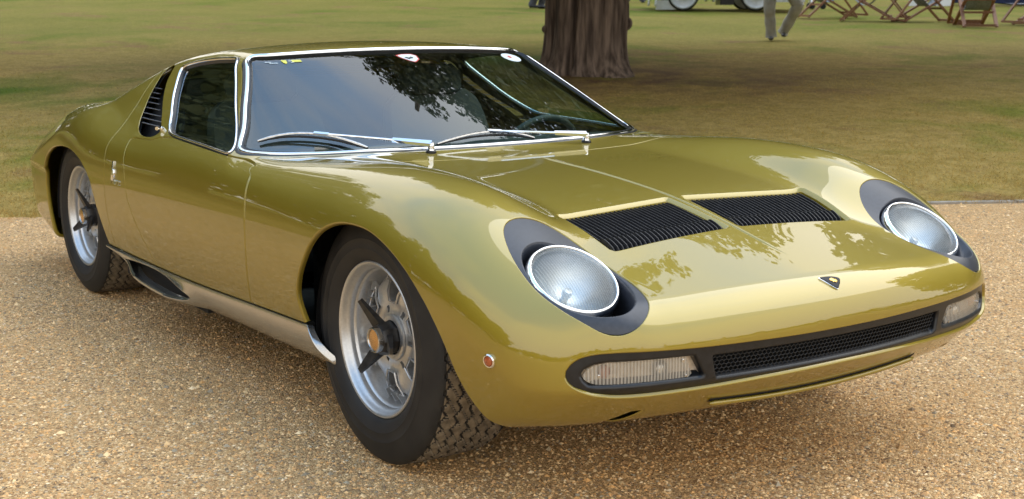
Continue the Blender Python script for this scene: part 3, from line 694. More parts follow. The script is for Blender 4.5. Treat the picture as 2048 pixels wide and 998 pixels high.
for s in (-1, 1):
    p, q = compact(a, b[(a[b][:, :, 1].mean(1)*s) > 0]); n_ = nrm(p)
    P2, Q2, N2 = roll_edges(p-n_*.016, q, n_, [(anyp, [(.001,.001),(.0015,.012)])])
    il = mesh_obj('indicator', P2, Q2, M['lamp_lens'] if 'lamp_lens' in M else M['clear'], car, normals=N2)
    p, q = compact(c1, c2[(c1[c2][:, :, 1].mean(1)*s) > 0]); n_ = nrm(p); mesh_obj('lamp_housing', p-n_*.034, q, M['lamp_back'] if 'lamp_back' in M else M['steel'], il)
    mb = MB()
    pb = project(np.array([[.8,s*.625,.408]]))[0]
    mb.lathe([(.016*math.sin(k), .010*math.cos(k)) for k in np.linspace(.02, 1.57, 8)], Vector(pb)-Vector((.036,0,0)), (1,0,0), 20); mb.build('amber_bulb', M['amber_dim'], il)
    mb = MB(); pb = project(np.array([[.85,s*.505,.405]]))[0]
    mb.lathe([(.020*math.sin(k), .0125*math.cos(k)) for k in np.linspace(.02, 1.57, 8)], Vector(pb)-Vector((.030,0,0)), (1,0,0), 20); mb.build('clear_bulb', M['steel'], il)
    for yy, zz in ((.674,.404),(.458,.423),(.449,.387)):
        pb = project(np.array([[.83,s*yy,zz]]))[0]; nb = nrm(np.array([pb]))[0]
        MB().lathe([(.001,.002),(.003,.0015),(.0035,-.003)], pb-nb*.0155, nb, 10).build('screw', M['steel'], il)
# honeycomb wire mesh behind the frame
cw, ch = .0125, .0088; segs = []
rows = np.arange(.3655, .440, ch); ny = int(.82/cw)
for r, z in enumerate(rows):
    ys = -.41+cw*(np.arange(2*ny+1)/2)+(cw/2 if r % 2 else 0)
    zz = z+np.where(np.arange(2*ny+1) % 2 == 0, .0016, -.0016)
    for k in range(2*ny): segs.append(((ys[k], zz[k]), (ys[k+1], zz[k+1])))
    for k in range(1, 2*ny, 2): segs.append(((ys[k], zz[k]), (ys[k], zz[k]-ch+.0032)))
S0 = np.array([p for p, _ in segs]); S1 = np.array([q for _, q in segs])
def onface(S): return np.stack([.897-.2*S[:, 0]**2-.6*np.maximum(np.abs(S[:, 0])-.5, 0)**2-.021, S[:, 0], S[:, 1]], 1)
A0, A1 = onface(S0), onface(S1); d = A1-A0; d /= np.linalg.norm(d, axis=1)[:, None]
nx = np.array([1., 0, 0]); bt_ = np.cross(d, nx); wv = .0008
V = np.concatenate([A0+bt_*wv, A0+nx*wv*1.3, A0-bt_*wv, A1+bt_*wv, A1+nx*wv*1.3, A1-bt_*wv]); k = len(A0); i = np.arange(k)
F = np.concatenate([np.stack([i, i+k, i+4*k, i+3*k], 1), np.stack([i+k, i+2*k, i+5*k, i+4*k], 1)])
o = mesh_obj('grille_mesh', V, F, M['black_satin'], car); o['kind'] = 'stuff'
mb = MB(); mb.box((.70,0,.385), (.03,1.12,.17)); mb.build('grille_dark_backing', M['black_matt'], car, smooth=False)  # black sheet standing in for the shade behind the grille mesh
# ---------------------------------------------------------------- emblem, side badges, marker lamps
sh = catmull([(.826,-.029),(.826,-.012),(.828,.006),(.833,.021),(.841,.030),(.855,.022),(.869,.010),(.8805,.0015),(.8795,-.0015),(.866,-.011),(.849,-.020),(.834,-.027)], 4, True)
def plate(name, poly, lift, thick, mat, parent, cols=(0,1), zz=.55, side=None):
    P = np.zeros((len(poly), 3)); P[:, cols[0]] = poly[:, 0]; P[:, cols[1]] = poly[:, 1]
    if cols == (0,1): P[:, 2] = zz
    else: P[:, 1] = zz
    P = project(P, fbody, 8); n = nrm(P); top = P+n*lift; bot = P+n*(lift-thick); c_ = top.mean(0)+n.mean(0)*thick*.3; m = len(P)
    inn = top*.9+c_*.1+n*thick*.3
    V = np.concatenate([bot, top, inn, [c_]]); F = []
    for i in range(m):
        j = (i+1) % m; F += [(i, j, m+j, m+i), (m+i, m+j, 2*m+j, 2*m+i), (2*m+i, 2*m+j, 3*m)]
    o = mesh_obj(name, V, F, M[mat], parent); o.data.set_sharp_from_angle(angle=R(40)); return o
bdg = plate('bonnet_badge', sh, .0024, .003, 'chrome', car)
cen = sh.mean(0); plate('badge_enamel', cen+(sh-cen)*.91, .0044, .002, 'enamel', bdg)
bull = np.array([(.836,-.010),(.832,-.002),(.835,.006),(.840,.011),(.845,.008),(.848,.010),(.852,.002),(.847,-.002),(.850,-.007),(.844,-.006),(.842,-.011)])
plate('badge_bull', (bull-np.array([.843,0]))*1.0+np.array([.8475,.004]), .0056, .0015, 'gold', bdg)
for s in (-1, 1):
    p = project(np.array([[.601, s*.815, .422]])); n = nrm(p)[0]; p = p[0]
    mb = MB(); mb.lathe([(.0165,-.002),(.0165,.004),(.0145,.0065),(.0125,.006),(.012,.002)], p, n, 28); mk = mb.build('marker_lamp', M['chrome'], car)
    mb = MB(); mb.lathe([(.012,.003),(.0105,.007),(.006,.0095),(.001,.010)], p, n, 24); mb.build('amber_lens', M['amber'], mk)
    q = np.array([(0,.030),(.008,.032),(.009,.006),(.015,.004),(.018,-.004),(.016,-.024),(.008,-.032),(-.003,-.031),(-.002,.0)])*np.array([1.1,1.15])
    plate('side_emblem', q+np.array([-1.778,.594]), .004, .006, 'chrome', car, (0,2), s*.88)
    fc = bpy.data.curves.new('side_script', 'FONT'); fc.body = 'Miura'; fc.size = .040; fc.shear = .35; fc.extrude = .0012; fc.resolution_u = 2; fc.align_x = 'CENTER'
    to = bpy.data.objects.new('side_script', fc); C.objects.link(to); bpy.context.view_layer.update()
    tm2 = bpy.data.meshes.new_from_object(to.evaluated_get(bpy.context.evaluated_depsgraph_get())); bpy.data.objects.remove(to)
    pp = project(np.array([[-1.752, s*.88, .545]])); pn = nrm(pp)[0]; ux = Vector((1,0,0)) if s < 0 else Vector((-1,0,0)); un = Vector(pn); ux = (ux-un*ux.dot(un)).normalized(); uy = un.cross(ux)
    tm2.transform(Matrix(((ux.x,uy.x,un.x,pp[0][0]+pn[0]*.002),(ux.y,uy.y,un.y,pp[0][1]+pn[1]*.002),(ux.z,uy.z,un.z,pp[0][2]+pn[2]*.002),(0,0,0,1)))); tm2.materials.clear()
    link_mesh('side_script', tm2, M['chrome'], car)
# ---------------------------------------------------------------- wipers
for piv, mid, e0, e1 in (((-.522,-.289,.744),(-.749,-.559,.784),(-.852,-.713,.774),(-.623,-.454,.753)), ((-.509,.298,.742),(-.590,-.027,.773),(-.572,-.237,.757),(-.556,.121,.757))):
    P = [np.array(q) for q in (piv, mid, e0, e1)]
    pr = project(np.array(P)); n = nrm(pr); n[0] = (.1,0,1)
    pv = pr[0]; top = pv+np.array([.0,0,.024])
    mb = MB(); mb.lathe([(.013,-.006),(.013,.004),(.0115,.008),(.0105,.018),(.0105,.028),(.008,.032),(.001,.033)], pv, (0.05,0,1), 20); wp = mb.build('wiper', M['chrome'], car)
    mb = MB(); mb.lathe([(.0165,-.006),(.0160,.0055),(.013,.008)], pv, (0.05,0,1), 20); mb.build('rubber_boot', M['black_satin'], wp)
    m_ = pr[1]+n[1]*.016;  k0 = top+np.array([.002,0,.004])
    up = n[1]
    mb = MB(); mb.bar(k0, top*.66+m_*.34+np.array([0,0,.004]), .020, .011, up, .014, .009)
    mb.tube([top*.68+m_*.32+np.array([0,0,.004]), top*.45+m_*.55+np.array([0,0,.004]), m_+up*.004], [.0042,.0036,.0032], 8)
    mb.bar(m_-(m_-top)/np.linalg.norm(m_-top)*-.012+up*.003, m_+(top-m_)/np.linalg.norm(m_-top)*.035+up*.003, .011, .008, up); mb.build('wiper_arm', M['chrome'], wp)
    pts = []
    for u_ in np.linspace(0, 1, 13):
        p = pr[2]*(1-u_)*(1-2*u_)+pr[1]*4*u_*(1-u_)+pr[3]*u_*(2*u_-1); p = project(p[None])[0]; pts.append(p+nrm(p[None])[0]*(.006+.011*math.sin(math.pi*u_)))
    mb = MB(); mb.tube(pts, [.0028]+[.0042]*11+[.0028], 6); bl = mb.build('wiper_blade', M['steel'], wp)
    pts2 = [project(p[None])[0] for p in pts]; mb = MB()
    mb.tube([p+nrm(p[None])[0]*.004 for p in pts2], .0038, 6); mb.build('blade_rubber', M['rubber'], bl)
# ---------------------------------------------------------------- sills with the brake scoop
lip = catmull([(-1.992,.835,.300),(-1.965,.850,.272),(-1.88,.862,.246),(-1.77,.866,.232),(-1.56,.866,.216),(-1.40,.858,.206),(-1.27,.838,.196),(-1.12,.805,.186)], 6)
HOLE = catmull([(-1.86,.252),(-1.80,.264),(-1.70,.271),(-1.55,.272),(-1.42,.266),(-1.27,.246),(-1.20,.228),(-1.235,.208),(-1.34,.196),(-1.50,.196),(-1.66,.206),(-1.79,.228)], 5, True)
sdHo = poly_sd(HOLE)
ZB = spl([-2.1,-1.95,-1.75,-1.55,-1.35,-1.15,-.9,-.6,-.2],[.27,.250,.206,.184,.178,.178,.183,.19,.205])
nu, nvv = 150, 26
for s in (-1, 1):
    V = []
    for q in np.linspace(0, 1, nvv):
        for u_ in np.linspace(0, 1, nu):
            xa, xe = -2.0, -.292+.095*q**.85
            x = xa+(xe-xa)*u_
            zt, zb_ = float(ZS(x))-.004, float(ZB(x)); z = zt+(zb_-zt)*q
            Y = float(side_w(np.array(x), np.array(zt)))+.006 - .060*q**1.7 + .012*math.sin(math.pi*q) - .02*max(0, q-.85)/.15
            # the panel swells outwards towards the scoop lip
            k = float(np.exp(-((x+1.55)/.33)**4)); low = float(sst(np.array((.275-z)/.085)))
            Y += .060*k*low
            V.append((x, s*Y, z))
    V = np.array(V); i, j = np.meshgrid(np.arange(nu-1), np.arange(nvv-1)); i, j = i.ravel(), j.ravel()
    Qs = np.stack([j*nu+i, j*nu+i+1, (j+1)*nu+i+1, (j+1)*nu+i], 1)
    if s > 0: Qs = Qs[:, ::-1]
    T = np.concatenate([Qs[:, [0,1,2]], Qs[:, [0,2,3]]])
    a, b = clip(V, T, lambda p: sdHo(p[:, 0], p[:, 2]), 0, True, None, False)
    def vn(a, b):
        nn = np.zeros_like(a); fnm = np.cross(a[b[:, 1]]-a[b[:, 0]], a[b[:, 2]]-a[b[:, 0]])
        for k_ in range(3): np.add.at(nn, b[:, k_], fnm)
        return nn/np.maximum(np.linalg.norm(nn, axis=1), 1e-12)[:, None]
    n_ = vn(a, b)
    if n_[:, 1].mean()*s < 0: b = b[:, ::-1]; n_ = -n_
    A, B, Cn = roll_edges(a, b, n_, [(lambda p: np.abs(sdHo(p[:, 0], p[:, 2])) < 1e-3, [(.002,.001),(.004,.004),(.004,.011)]), (anyp, [(.001,.001),(.002,.004),(.002,.02)])])
    sl = mesh_obj('sill', A, B, M['sill'], car, normals=Cn)
    mb = MB(); mb.box((-1.55, s*.765, .232), (.80,.03,.11)); mb.build('scoop_duct', M['black_matt'], sl, smooth=False)
    mb = MB(); mb.box((-1.15, s*.79, .300), (1.55,.05,.012)); mb.build('sill_gap', M['black_matt'], sl, smooth=False)
# ---------------------------------------------------------------- wheels
def tyre_mesh(name, Rr, width):
    hw = width
    prof = [(.2035,.012),(.206,.001),(.212,-.006),(.222,-.013),(.238,-.019),(.2405,-.0197),(.2425,-.0208),(.2445,-.0198),(.258,-.0215),(.2655,-.0208),(.2675,-.0217),(.2695,-.0206),(.276,-.019),(.290,-.0145),(Rr-.024,-.0085),(Rr-.013,-.003),(Rr-.0055,.005)]
    side = [(r_, d_, 0) for r_, d_ in prof]
    nt = 46; tread = []
    for k in range(nt):
        q = k/(nt-1); tread.append((Rr-.0035*(2*q-1)**2-.0005, .010+(hw-.020)*q, 1))
    back = [(r_, hw-d_, 0) for r_, d_ in prof[::-1]][:8]+[(.206, hw, 0)]
    P = side+tread+back; na = 840; ang = np.linspace(0, 2*math.pi, na, endpoint=False)
    r = np.array([p[0] for p in P])[:, None]+np.zeros(na); d = np.array([p[1] for p in P])[:, None]+np.zeros(na); isT = np.array([p[2] for p in P]) == 1
    tri = lambda q: np.abs((q % 1)-.5)*4-1
    np_ = 46
    lat = d[isT]; a = ang[None, :]*np_/(2*math.pi); groove = np.zeros(lat.shape)
    cent = np.linspace(.016, hw-.016, 6)
    for k, c_ in enumerate(cent):
        zz = c_+(.0078)*tri(a+.5*(k % 2)+.13*k)
        groove = np.maximum(groove, np.clip(1.5-np.abs(lat-zz)/.0021, 0, 1))
        if k < len(cent)-1:
            m = (lat > zz)&(lat < cent[k+1]+(.0078)*tri(a+.5*((k+1) % 2)+.13*(k+1)))
            ph = (a+.5*(k % 2)+.13*k+(lat-c_)*34+.25) % 1
            g = np.clip(1.5-np.abs(ph-.5)*(2*math.pi*Rr/np_)/.0020, 0, 1)
            groove = np.maximum(groove, g*m)
            ph2 = (a+.5*(k % 2)+.13*k-(lat-c_)*20+.8) % 1
            g2 = np.clip(1.3-np.abs(ph2-.5)*(2*math.pi*Rr/np_)/.0008, 0, .55); groove = np.maximum(groove, g2*m*((lat-c_) < .010))
    r[isT] -= .0058*groove
    gfull = np.zeros(r.shape); gfull[isT] = groove
    V = np.stack([r*np.cos(ang), d, r*np.sin(ang)], -1).reshape(-1, 3); m = len(P)
    i, j = np.meshgrid(np.arange(na), np.arange(m-1)); i, j = i.ravel(), j.ravel(); i2 = (i+1) % na
    F = np.stack([j*na+i, j*na+i2, (j+1)*na+i2, (j+1)*na+i], 1)
    o = mesh_obj(name, V, F, M['rubber']); me = o.data; me.materials.append(M['tread'])
    gm = (gfull[j, i]+gfull[j, i2]+gfull[j+1, i2]+gfull[j+1, i])/4; tm_ = isT[j]&isT[j+1]&(gm < .35)
    me.polygons.foreach_set('material_index', tm_.astype(np.int32)); me.set_sharp_from_angle(angle=R(35))
    bpy.data.objects.remove(o); return me
def rim_mesh():
    mb = MB()
    mb.lathe([(.2035,.018),(.2068,.010),(.2078,.002),(.2070,-.0035),(.2040,-.0055),(.2000,-.0045),(.1970,-.001),(.1945,.004),(.1925,.009),(.1895,.013),(.1870,.016),(.1855,.022),(.1848,.030),(.1815,.0335),(.1795,.038),(.1782,.058),(.1768,.080),(.174,.094)], (0,0,0), (0,1,0), 96)
    # dished centre with six windows
    na, rr = 144, [.175,.168,.1585,.150,.138,.126,.114,.104,.0955,.0865,.077,.0675,.058,.050]
    dz = lambda r_: float(np.interp(r_, [.05,.062,.07,.08,.095,.125,.15,.168,.175],[.050,.050,.054,.057,.056,.058,.066,.082,.094]))
    def win(r_, k):
        ph = ((k+.5)/na*6+.05) % 1
        return (.096 < r_ < .158 and abs(ph-.5) < .185+.06*(r_-.096)/.06) or (.068 < r_ < .086 and abs(ph-.5) > .41)
    V, F = [], []
    for r_ in rr:
        for k in range(na):
            a = 2*math.pi*k/na; ph = ((k/na*6+.05) % 1)-.5; raise_ = .010*math.exp(-(ph/.30)**4)*math.exp(-((r_-.125)/.036)**4)
            V.append((r_*math.cos(a), dz(r_)-raise_, r_*math.sin(a)))
    hole = lambda i, k: win((rr[i]+rr[i+1])/2, k)
    nV = len(V); V2 = V+[(x, y+.030, z) for x, y, z in V]
    for i in range(len(rr)-1):
        for k in range(na):
            k2 = (k+1) % na
            if hole(i, k): continue
            F.append((i*na+k, i*na+k2, (i+1)*na+k2, (i+1)*na+k))
            for (ii, kk, e0, e1) in ((i-1, k, i*na+k, i*na+k2), (i+1, k, (i+1)*na+k2, (i+1)*na+k), (i, (k-1) % na, (i+1)*na+k, i*na+k), (i, k2, i*na+k2, (i+1)*na+k2)):
                if 0 <= ii < len(rr)-1 and hole(ii, kk): F.append((e0, nV+e0, nV+e1, e1))
    mb.add(V2, F)
    for w_ in range(6):
        a0 = (w_+.45)/6*2*math.pi
        for q in (-.20, 0, .20):
            a = a0+q; e = Vector((math.cos(a), 0, math.sin(a))); mb.bar(e*.150+Vector((0,.058,0)), e*.1775+Vector((0,.064,0)), .0045, .030, (0,-1,0), .0045, .012)
        # raised lip round each window
        ring = []
        for r_, q in ((.0955,-.19),(.0955,.19),(.125,.225),(.157,.255),(.159,0),(.157,-.255),(.125,-.225)):
            a = a0+q; ring.append((r_*math.cos(a), dz(r_)-.0125, r_*math.sin(a)))
        mb.tube(ring, .0028, 5, closed=True)
        a = a0+math.pi/6; e = Vector((math.cos(a), 0, math.sin(a)))
        mb.lathe([(.0035,.047),(.0035,.052)], e*.054, (0,1,0), 6, cap=True)
    mb.lathe([(.062,.050),(.0615,.044),(.058,.042),(.050,.042),(.046,.043)], (0,0,0), (0,1,0), 48)
    o = mb.build('rim', M['wheel']); me = o.data; bpy.data.objects.remove(o); return me
def spinner_mesh(rot):
    mb = MB(); mb.lathe([(.044,.046),(.046,.036),(.045,.024),(.042,.010),(.038,.003),(.033,.002)], (0,0,0), (0,1,0), 8)
    for k in range(3):
        a = rot+k*2*math.pi/3; e = Vector((math.cos(a), 0, math.sin(a)))
        mb.bar(e*.028+Vector((0,.022,0)), e*.112+Vector((0,-.020,0)), .042, .018, (0,-1,0), .016, .008)
    o = mb.build('hub_nut', M['spinner'], angle=R(25)); me = o.data; bpy.data.objects.remove(o); return me
def cap_mesh():
    mb = MB(); mb.lathe([(.034,.012),(.0345,-.008),(.0335,-.0115),(.031,-.013),(.0285,-.012),(.0275,-.0095)], (0,0,0), (0,1,0), 40)
    o = mb.build('hub_cap', M['steel']); me = o.data; bpy.data.objects.remove(o)
    mb = MB(); mb.lathe([(.0276,-.0094),(.015,-.0112),(.001,-.0118)], (0,0,0), (0,1,0), 32); o = mb.build('cap_face', M['bronze']); m2 = o.data; bpy.data.objects.remove(o); return me, m2
TF, TR = tyre_mesh('tyre', .334, .232), tyre_mesh('tyre', .322, .235)
RM = rim_mesh(); CM, CF = cap_mesh(); SPF, SPR = spinner_mesh(R(118)), spinner_mesh(R(98))
for x, y, z, tm_, sp in ((0,.771,.334,TF,SPF), (-2.504,.769,.3205,TR,SPR)):
    for s in (-1, 1):
        w_ = link_mesh('wheel', RM, None, car); w_.location = (x, s*y, z); w_.rotation_euler = (0, 0, 0 if s < 0 else math.pi)
        for nm, me in (('tyre', tm_), ('hub_nut', sp), ('hub_cap', CM), ('cap_face', CF)): link_mesh(nm, me, None, w_)
    for s in (-1, 1): MB().lathe([(.02,.0),(.168,.0),(.168,.02),(.03,.02),(.03,.25)], (x, s*(y-.112), z), (0,-s,0), 32).build('hub_carrier', M['black_matt'], car)
# ---------------------------------------------------------------- stickers on the windscreen
def sticker(name, poly, mat, lift=-.004):
    P = project(np.array(poly, float)); n = nrm(P); V = np.concatenate([P+n*lift, [ (P+n*lift).mean(0) ]]); m = len(P)
    return mesh_obj(name, V, [(i, (i+1) % m, m) for i in range(m)], M[mat], car)
def ws_pt(Y, z): return (float(x_ws(np.array(abs(Y)), np.array(z))), Y, z)
cs_ = np.array([(-.040,.013),(-.02,.017),(.0,.0175),(.02,.017),(.034,.010),(.030,-.004),(.015,-.012),(.004,-.0155),(-.010,-.010),(-.030,.002)])
sticker('shield_sticker', [ws_pt(-.004+a, 1.003+b*.72) for a, b in cs_*1.12], 'stk_red', -.0050); sticker('shield_sticker', [ws_pt(-.004+a, 1.003+b*.72) for a, b in cs_*.96], 'stk_white', -.0044)
sticker('shield_mark', [ws_pt(-.006+a*.9, 1.003+b*.9) for a, b in ((-.02,.003),(-.01,.0045),(0,.002),(.012,.005),(.02,.002),(.014,-.001),(.004,-.0015),(-.006,-.004),(-.014,-.0005))], 'stk_black', -.0040)
el = [(math.cos(k)*.044, math.sin(k)*.0135) for k in np.linspace(0, 2*math.pi, 24, endpoint=False)]
sticker('oval_sticker', [ws_pt(.468+a, .992+b-a*.12) for a, b in el], 'stk_white', -.0044)
sticker('oval_mark', [ws_pt(.462+a*.2, .994+b*.3-a*.02) for a, b in el], 'stk_red', -.0040)
sticker('label_sticker', [ws_pt(-.412+a, 1.0005+b) for a, b in ((-.016,.0035),(.016,.0045),(.016,-.002),(-.016,-.003))], 'stk_yellow', -.0044)
sticker('label_sticker', [ws_pt(-.452+a, .9985+b) for a, b in ((-.009,.005),(.009,.0055),(.006,-.003),(0,-.006),(-.006,-.0035))], 'stk_yellow', -.0044)
for Y, z, w_ in ((-.505,.9975,.020),(-.490,.9945,.028),(-.432,1.001,.012),(-.428,.997,.010)):
    sticker('label_line', [ws_pt(Y+a, z+b) for a, b in ((-w_/2,.0008),(w_/2,.0011),(w_/2,-.0004),(-w_/2,-.0007))], 'stk_white', -.0044)
# engine cover slats between the rear sails
for k in range(6):
    x = -2.08-.135*k; z = float(Zr(x)); mb = MB()
    mb.bar((x+.055, -.40, z-.012), (x+.055, .40, z-.012), .115, .006, (-.16,0,1)); mb.build('engine_cover_slat', M['black_satin'], car)

ys_ = np.linspace(-.355, .355, 60)
def chin(z_): 
    P = project(np.stack([.82+0*ys_, ys_, z_+0*ys_], 1)); return P
P = chin(.2965); strip('chin_slot_shade', P, [(-.0075,.0),(-.0070,.0012),(.0070,.0012),(.0075,.0)], 'black_matt', car, closed=False)  # black strip laid on the body for the shade inside a slot
P = chin(.2845)
n_ = nrm(P); mb = MB(); mb.tube(P+n_*.0035+np.array([.006,0,0]), [.003]+[.0065]*58+[.003], 10); mb.build('chin_lip', M['paint'], car)
# ---------------------------------------------------------------- ground: gravel drive, edging, rising lawn
E0 = np.array([-4.564,-.459]); ED = np.array([.467,.884]); EN = np.array([-.884,.467])
def lawn_z(x, y):
    s = (x-E0[0])*EN[0]+(y-E0[1])*EN[1]
    return np.where(s > 0, np.minimum(s, 70)*.04+np.maximum(s-70, 0)*.004, 0)+.012
def mixcol(n, l, fac, a, b):
    m = n.new('ShaderNodeMix'); m.data_type = 'RGBA'
    for sock, v_ in ((6, a), (7, b)):
        if isinstance(v_, tuple): m.inputs[sock].default_value = (*v_, 1)
        else: l.new(v_, m.inputs[sock])
    if isinstance(fac, (int, float)): m.inputs[0].default_value = fac
    else: l.new(fac, m.inputs[0])
    return m.outputs[2]
def noise(n, l, vec, scale, detail=4, rough=.55, lo=.4, hi=.6, dist=0):
    z = n.new('ShaderNodeTexNoise'); z.inputs['Scale'].default_value = scale; z.inputs['Detail'].default_value = detail; z.inputs['Roughness'].default_value = rough; z.inputs['Distortion'].default_value = dist
    l.new(vec, z.inputs['Vector']); r = n.new('ShaderNodeMapRange'); r.inputs['From Min'].default_value = lo; r.inputs['From Max'].default_value = hi
    l.new(z.outputs['Fac'], r.inputs['Value']); return r.outputs[0]
def gravel_mat():
    m = material('gravel', (.36,.26,.16), .95, Specular_IOR_Level=.2); n, l, b = nodes_of(m)
    tc = n.new('ShaderNodeTexCoord'); P = tc.outputs['Object']
    v1 = n.new('ShaderNodeTexVoronoi'); v1.inputs['Scale'].default_value = 125; l.new(P, v1.inputs['Vector'])
    v2 = n.new('ShaderNodeTexVoronoi'); v2.inputs['Scale'].default_value = 260; l.new(P, v2.inputs['Vector'])
    sep = n.new('ShaderNodeSeparateColor'); l.new(v1.outputs['Color'], sep.inputs[0])
    cr = n.new('ShaderNodeValToRGB'); e = cr.color_ramp.elements; e[0].position = 0; e[0].color = (.09,.065,.05,1); e[1].position = 1; e[1].color = (.72,.60,.46,1)
    for p_, c_ in ((.10,(.25,.145,.068,1)),(.35,(.43,.275,.135,1)),(.7,(.53,.37,.195,1)),(.93,(.60,.44,.25,1))):
        q = e.new(p_); q.color = c_
    l.new(sep.outputs[0], cr.inputs['Fac'])
    sand = mixcol(n, l, noise(n, l, P, 1.3, 5, .6, .42, .62), (.44,.26,.112), (.53,.36,.18))
    col = mixcol(n, l, noise(n, l, P, 3.0, 5, .65, .48, .85), cr.outputs[0], sand); ptc = noise(n, l, P, .75, 4, .55, .55, .66); pm = n.new('ShaderNodeMath'); pm.operation = 'MULTIPLY'; pm.inputs[1].default_value = .6; l.new(ptc, pm.inputs[0]); col = mixcol(n, l, pm.outputs[0], col, sand)
    sp2 = n.new('ShaderNodeSeparateColor'); l.new(v2.outputs['Color'], sp2.inputs[0])
    g = n.new('ShaderNodeMapRange'); g.inputs['From Min'].default_value = .0; g.inputs['From Max'].default_value = 1; g.inputs['To Min'].default_value = .86; g.inputs['To Max'].default_value = 1.95; l.new(sp2.outputs[1], g.inputs['Value'])
    mu = n.new('ShaderNodeMix'); mu.data_type = 'RGBA'; mu.blend_type = 'MULTIPLY'; mu.inputs[0].default_value = 1; l.new(col, mu.inputs[6])
    cb = n.new('ShaderNodeCombineColor'); warm = [n.new('ShaderNodeMath') for _ in range(3)]; [setattr(w_, 'operation', 'MULTIPLY') for w_ in warm]; [l.new(g.outputs[0], warm[k].inputs[0]) for k in range(3)]; [setattr(warm[k].inputs[1], 'default_value', (1.04,.97,.88)[k]) for k in range(3)]; [l.new(warm[k].outputs[0], cb.inputs[k]) for k in range(3)]; l.new(cb.outputs[0], mu.inputs[7])
    big = noise(n, l, P, .55, 3, .5, .3, .75); fin = mixcol(n, l, big, mu.outputs[2], mixcol(n, l, .6, mu.outputs[2], (.51,.33,.16)))
    l.new(fin, b.inputs['Base Color'])
    ad = n.new('ShaderNodeMath'); ad.operation = 'ADD'; l.new(v1.outputs['Distance'], ad.inputs[0]); l.new(v2.outputs['Distance'], ad.inputs[1])
    bp = n.new('ShaderNodeBump'); bp.invert = True; bp.inputs['Strength'].default_value = .8; bp.inputs['Distance'].default_value = .006; l.new(ad.outputs[0], bp.inputs['Height']); l.new(bp.outputs[0], b.inputs['Normal'])
    return m
def attr_mat(name, rough=.8, extra=None):
    m = material(name, (.5,.5,.5), rough); n, l, b = nodes_of(m); a = n.new('ShaderNodeAttribute'); a.attribute_name = 'tint'; l.new(a.outputs['Color'], b.inputs['Base Color']); return m
def tint(o, cols):
    at = o.data.attributes.new('tint', 'FLOAT_COLOR', 'POINT'); at.data.foreach_set('color', np.concatenate([cols, np.ones((len(cols), 1))], 1).astype(np.float32).ravel())
mg = gravel_mat()
def quad_pt(a, b): return (E0[0]+ED[0]*a+EN[0]*b, E0[1]+ED[1]*a+EN[1]*b)
V = [(*quad_pt(a, b), 0) for a, b in ((-150,.05),(150,.05),(150,-200),(-150,-200))]
o = mesh_obj('gravel_drive', V, [(0,1,2,3)], mg, smooth=False); o['kind'] = 'structure'
# loose stones: nearest ones as real pebbles
NS = 200000
u1, u2 = rng.random(NS), rng.random(NS)
dmin, dmax = 2.0, 11.0; dd = dmin*(dmax/dmin)**u1; fa = YAW+R(-34)*(1-2*u2)
px_, py_ = cam.location.x+dd*np.cos(fa), cam.location.y+dd*np.sin(fa)
sE = (px_-E0[0])*EN[0]+(py_-E0[1])*EN[1]; ok = sE < .03
px_, py_, dd = px_[ok], py_[ok], dd[ok]; NS = len(px_)
sz = .0019+.0027*rng.random(NS)**1.6+.0040*(rng.random(NS) > .985); sz *= 1+.12*dd/3
octa = np.array([(1,0,0),(0,1,0),(-1,0,0),(0,-1,0),(0,0,1),(0,0,-.6)], float); of = np.array([(0,1,4),(1,2,4),(2,3,4),(3,0,4)])
octa = octa[:5]
yaw_ = rng.random(NS)*6.28; sx, sy, szz = sz*(1+.7*rng.random(NS)), sz*(1+.3*rng.random(NS)), sz*(.55+.5*rng.random(NS))
base = octa[None]*np.stack([sx, sy, szz], 1)[:, None, :]*(1+.35*(rng.random((NS, 5, 1))-.5))
cx, sx_ = np.cos(yaw_)[:, None], np.sin(yaw_)[:, None]
PV = np.stack([base[:, :, 0]*cx-base[:, :, 1]*sx_+px_[:, None], base[:, :, 0]*sx_+base[:, :, 1]*cx+py_[:, None], base[:, :, 2]+.0003], 2).reshape(-1, 3)
PF = (of[None]+(np.arange(NS)*5)[:, None, None]).reshape(-1, 3)
pal = np.array([(.48,.35,.20),(.44,.29,.15),(.55,.43,.27),(.34,.22,.12),(.60,.51,.37),(.18,.14,.10),(.25,.23,.19),(.47,.29,.13)]); pw = np.array([.23,.22,.14,.15,.035,.09,.04,.10]); pw = pw/pw.sum()
pal = pal*np.array([1.10,1.0,.84])
pc = pal[rng.choice(len(pal), NS, p=pw)]*(.90+.88*rng.random((NS, 1)))
o = mesh_obj('gravel_stones', PV, PF, attr_mat('loose_gravel', .95), smooth=False); o['kind'] = 'stuff'; tint(o, np.repeat(pc, 5, 0))
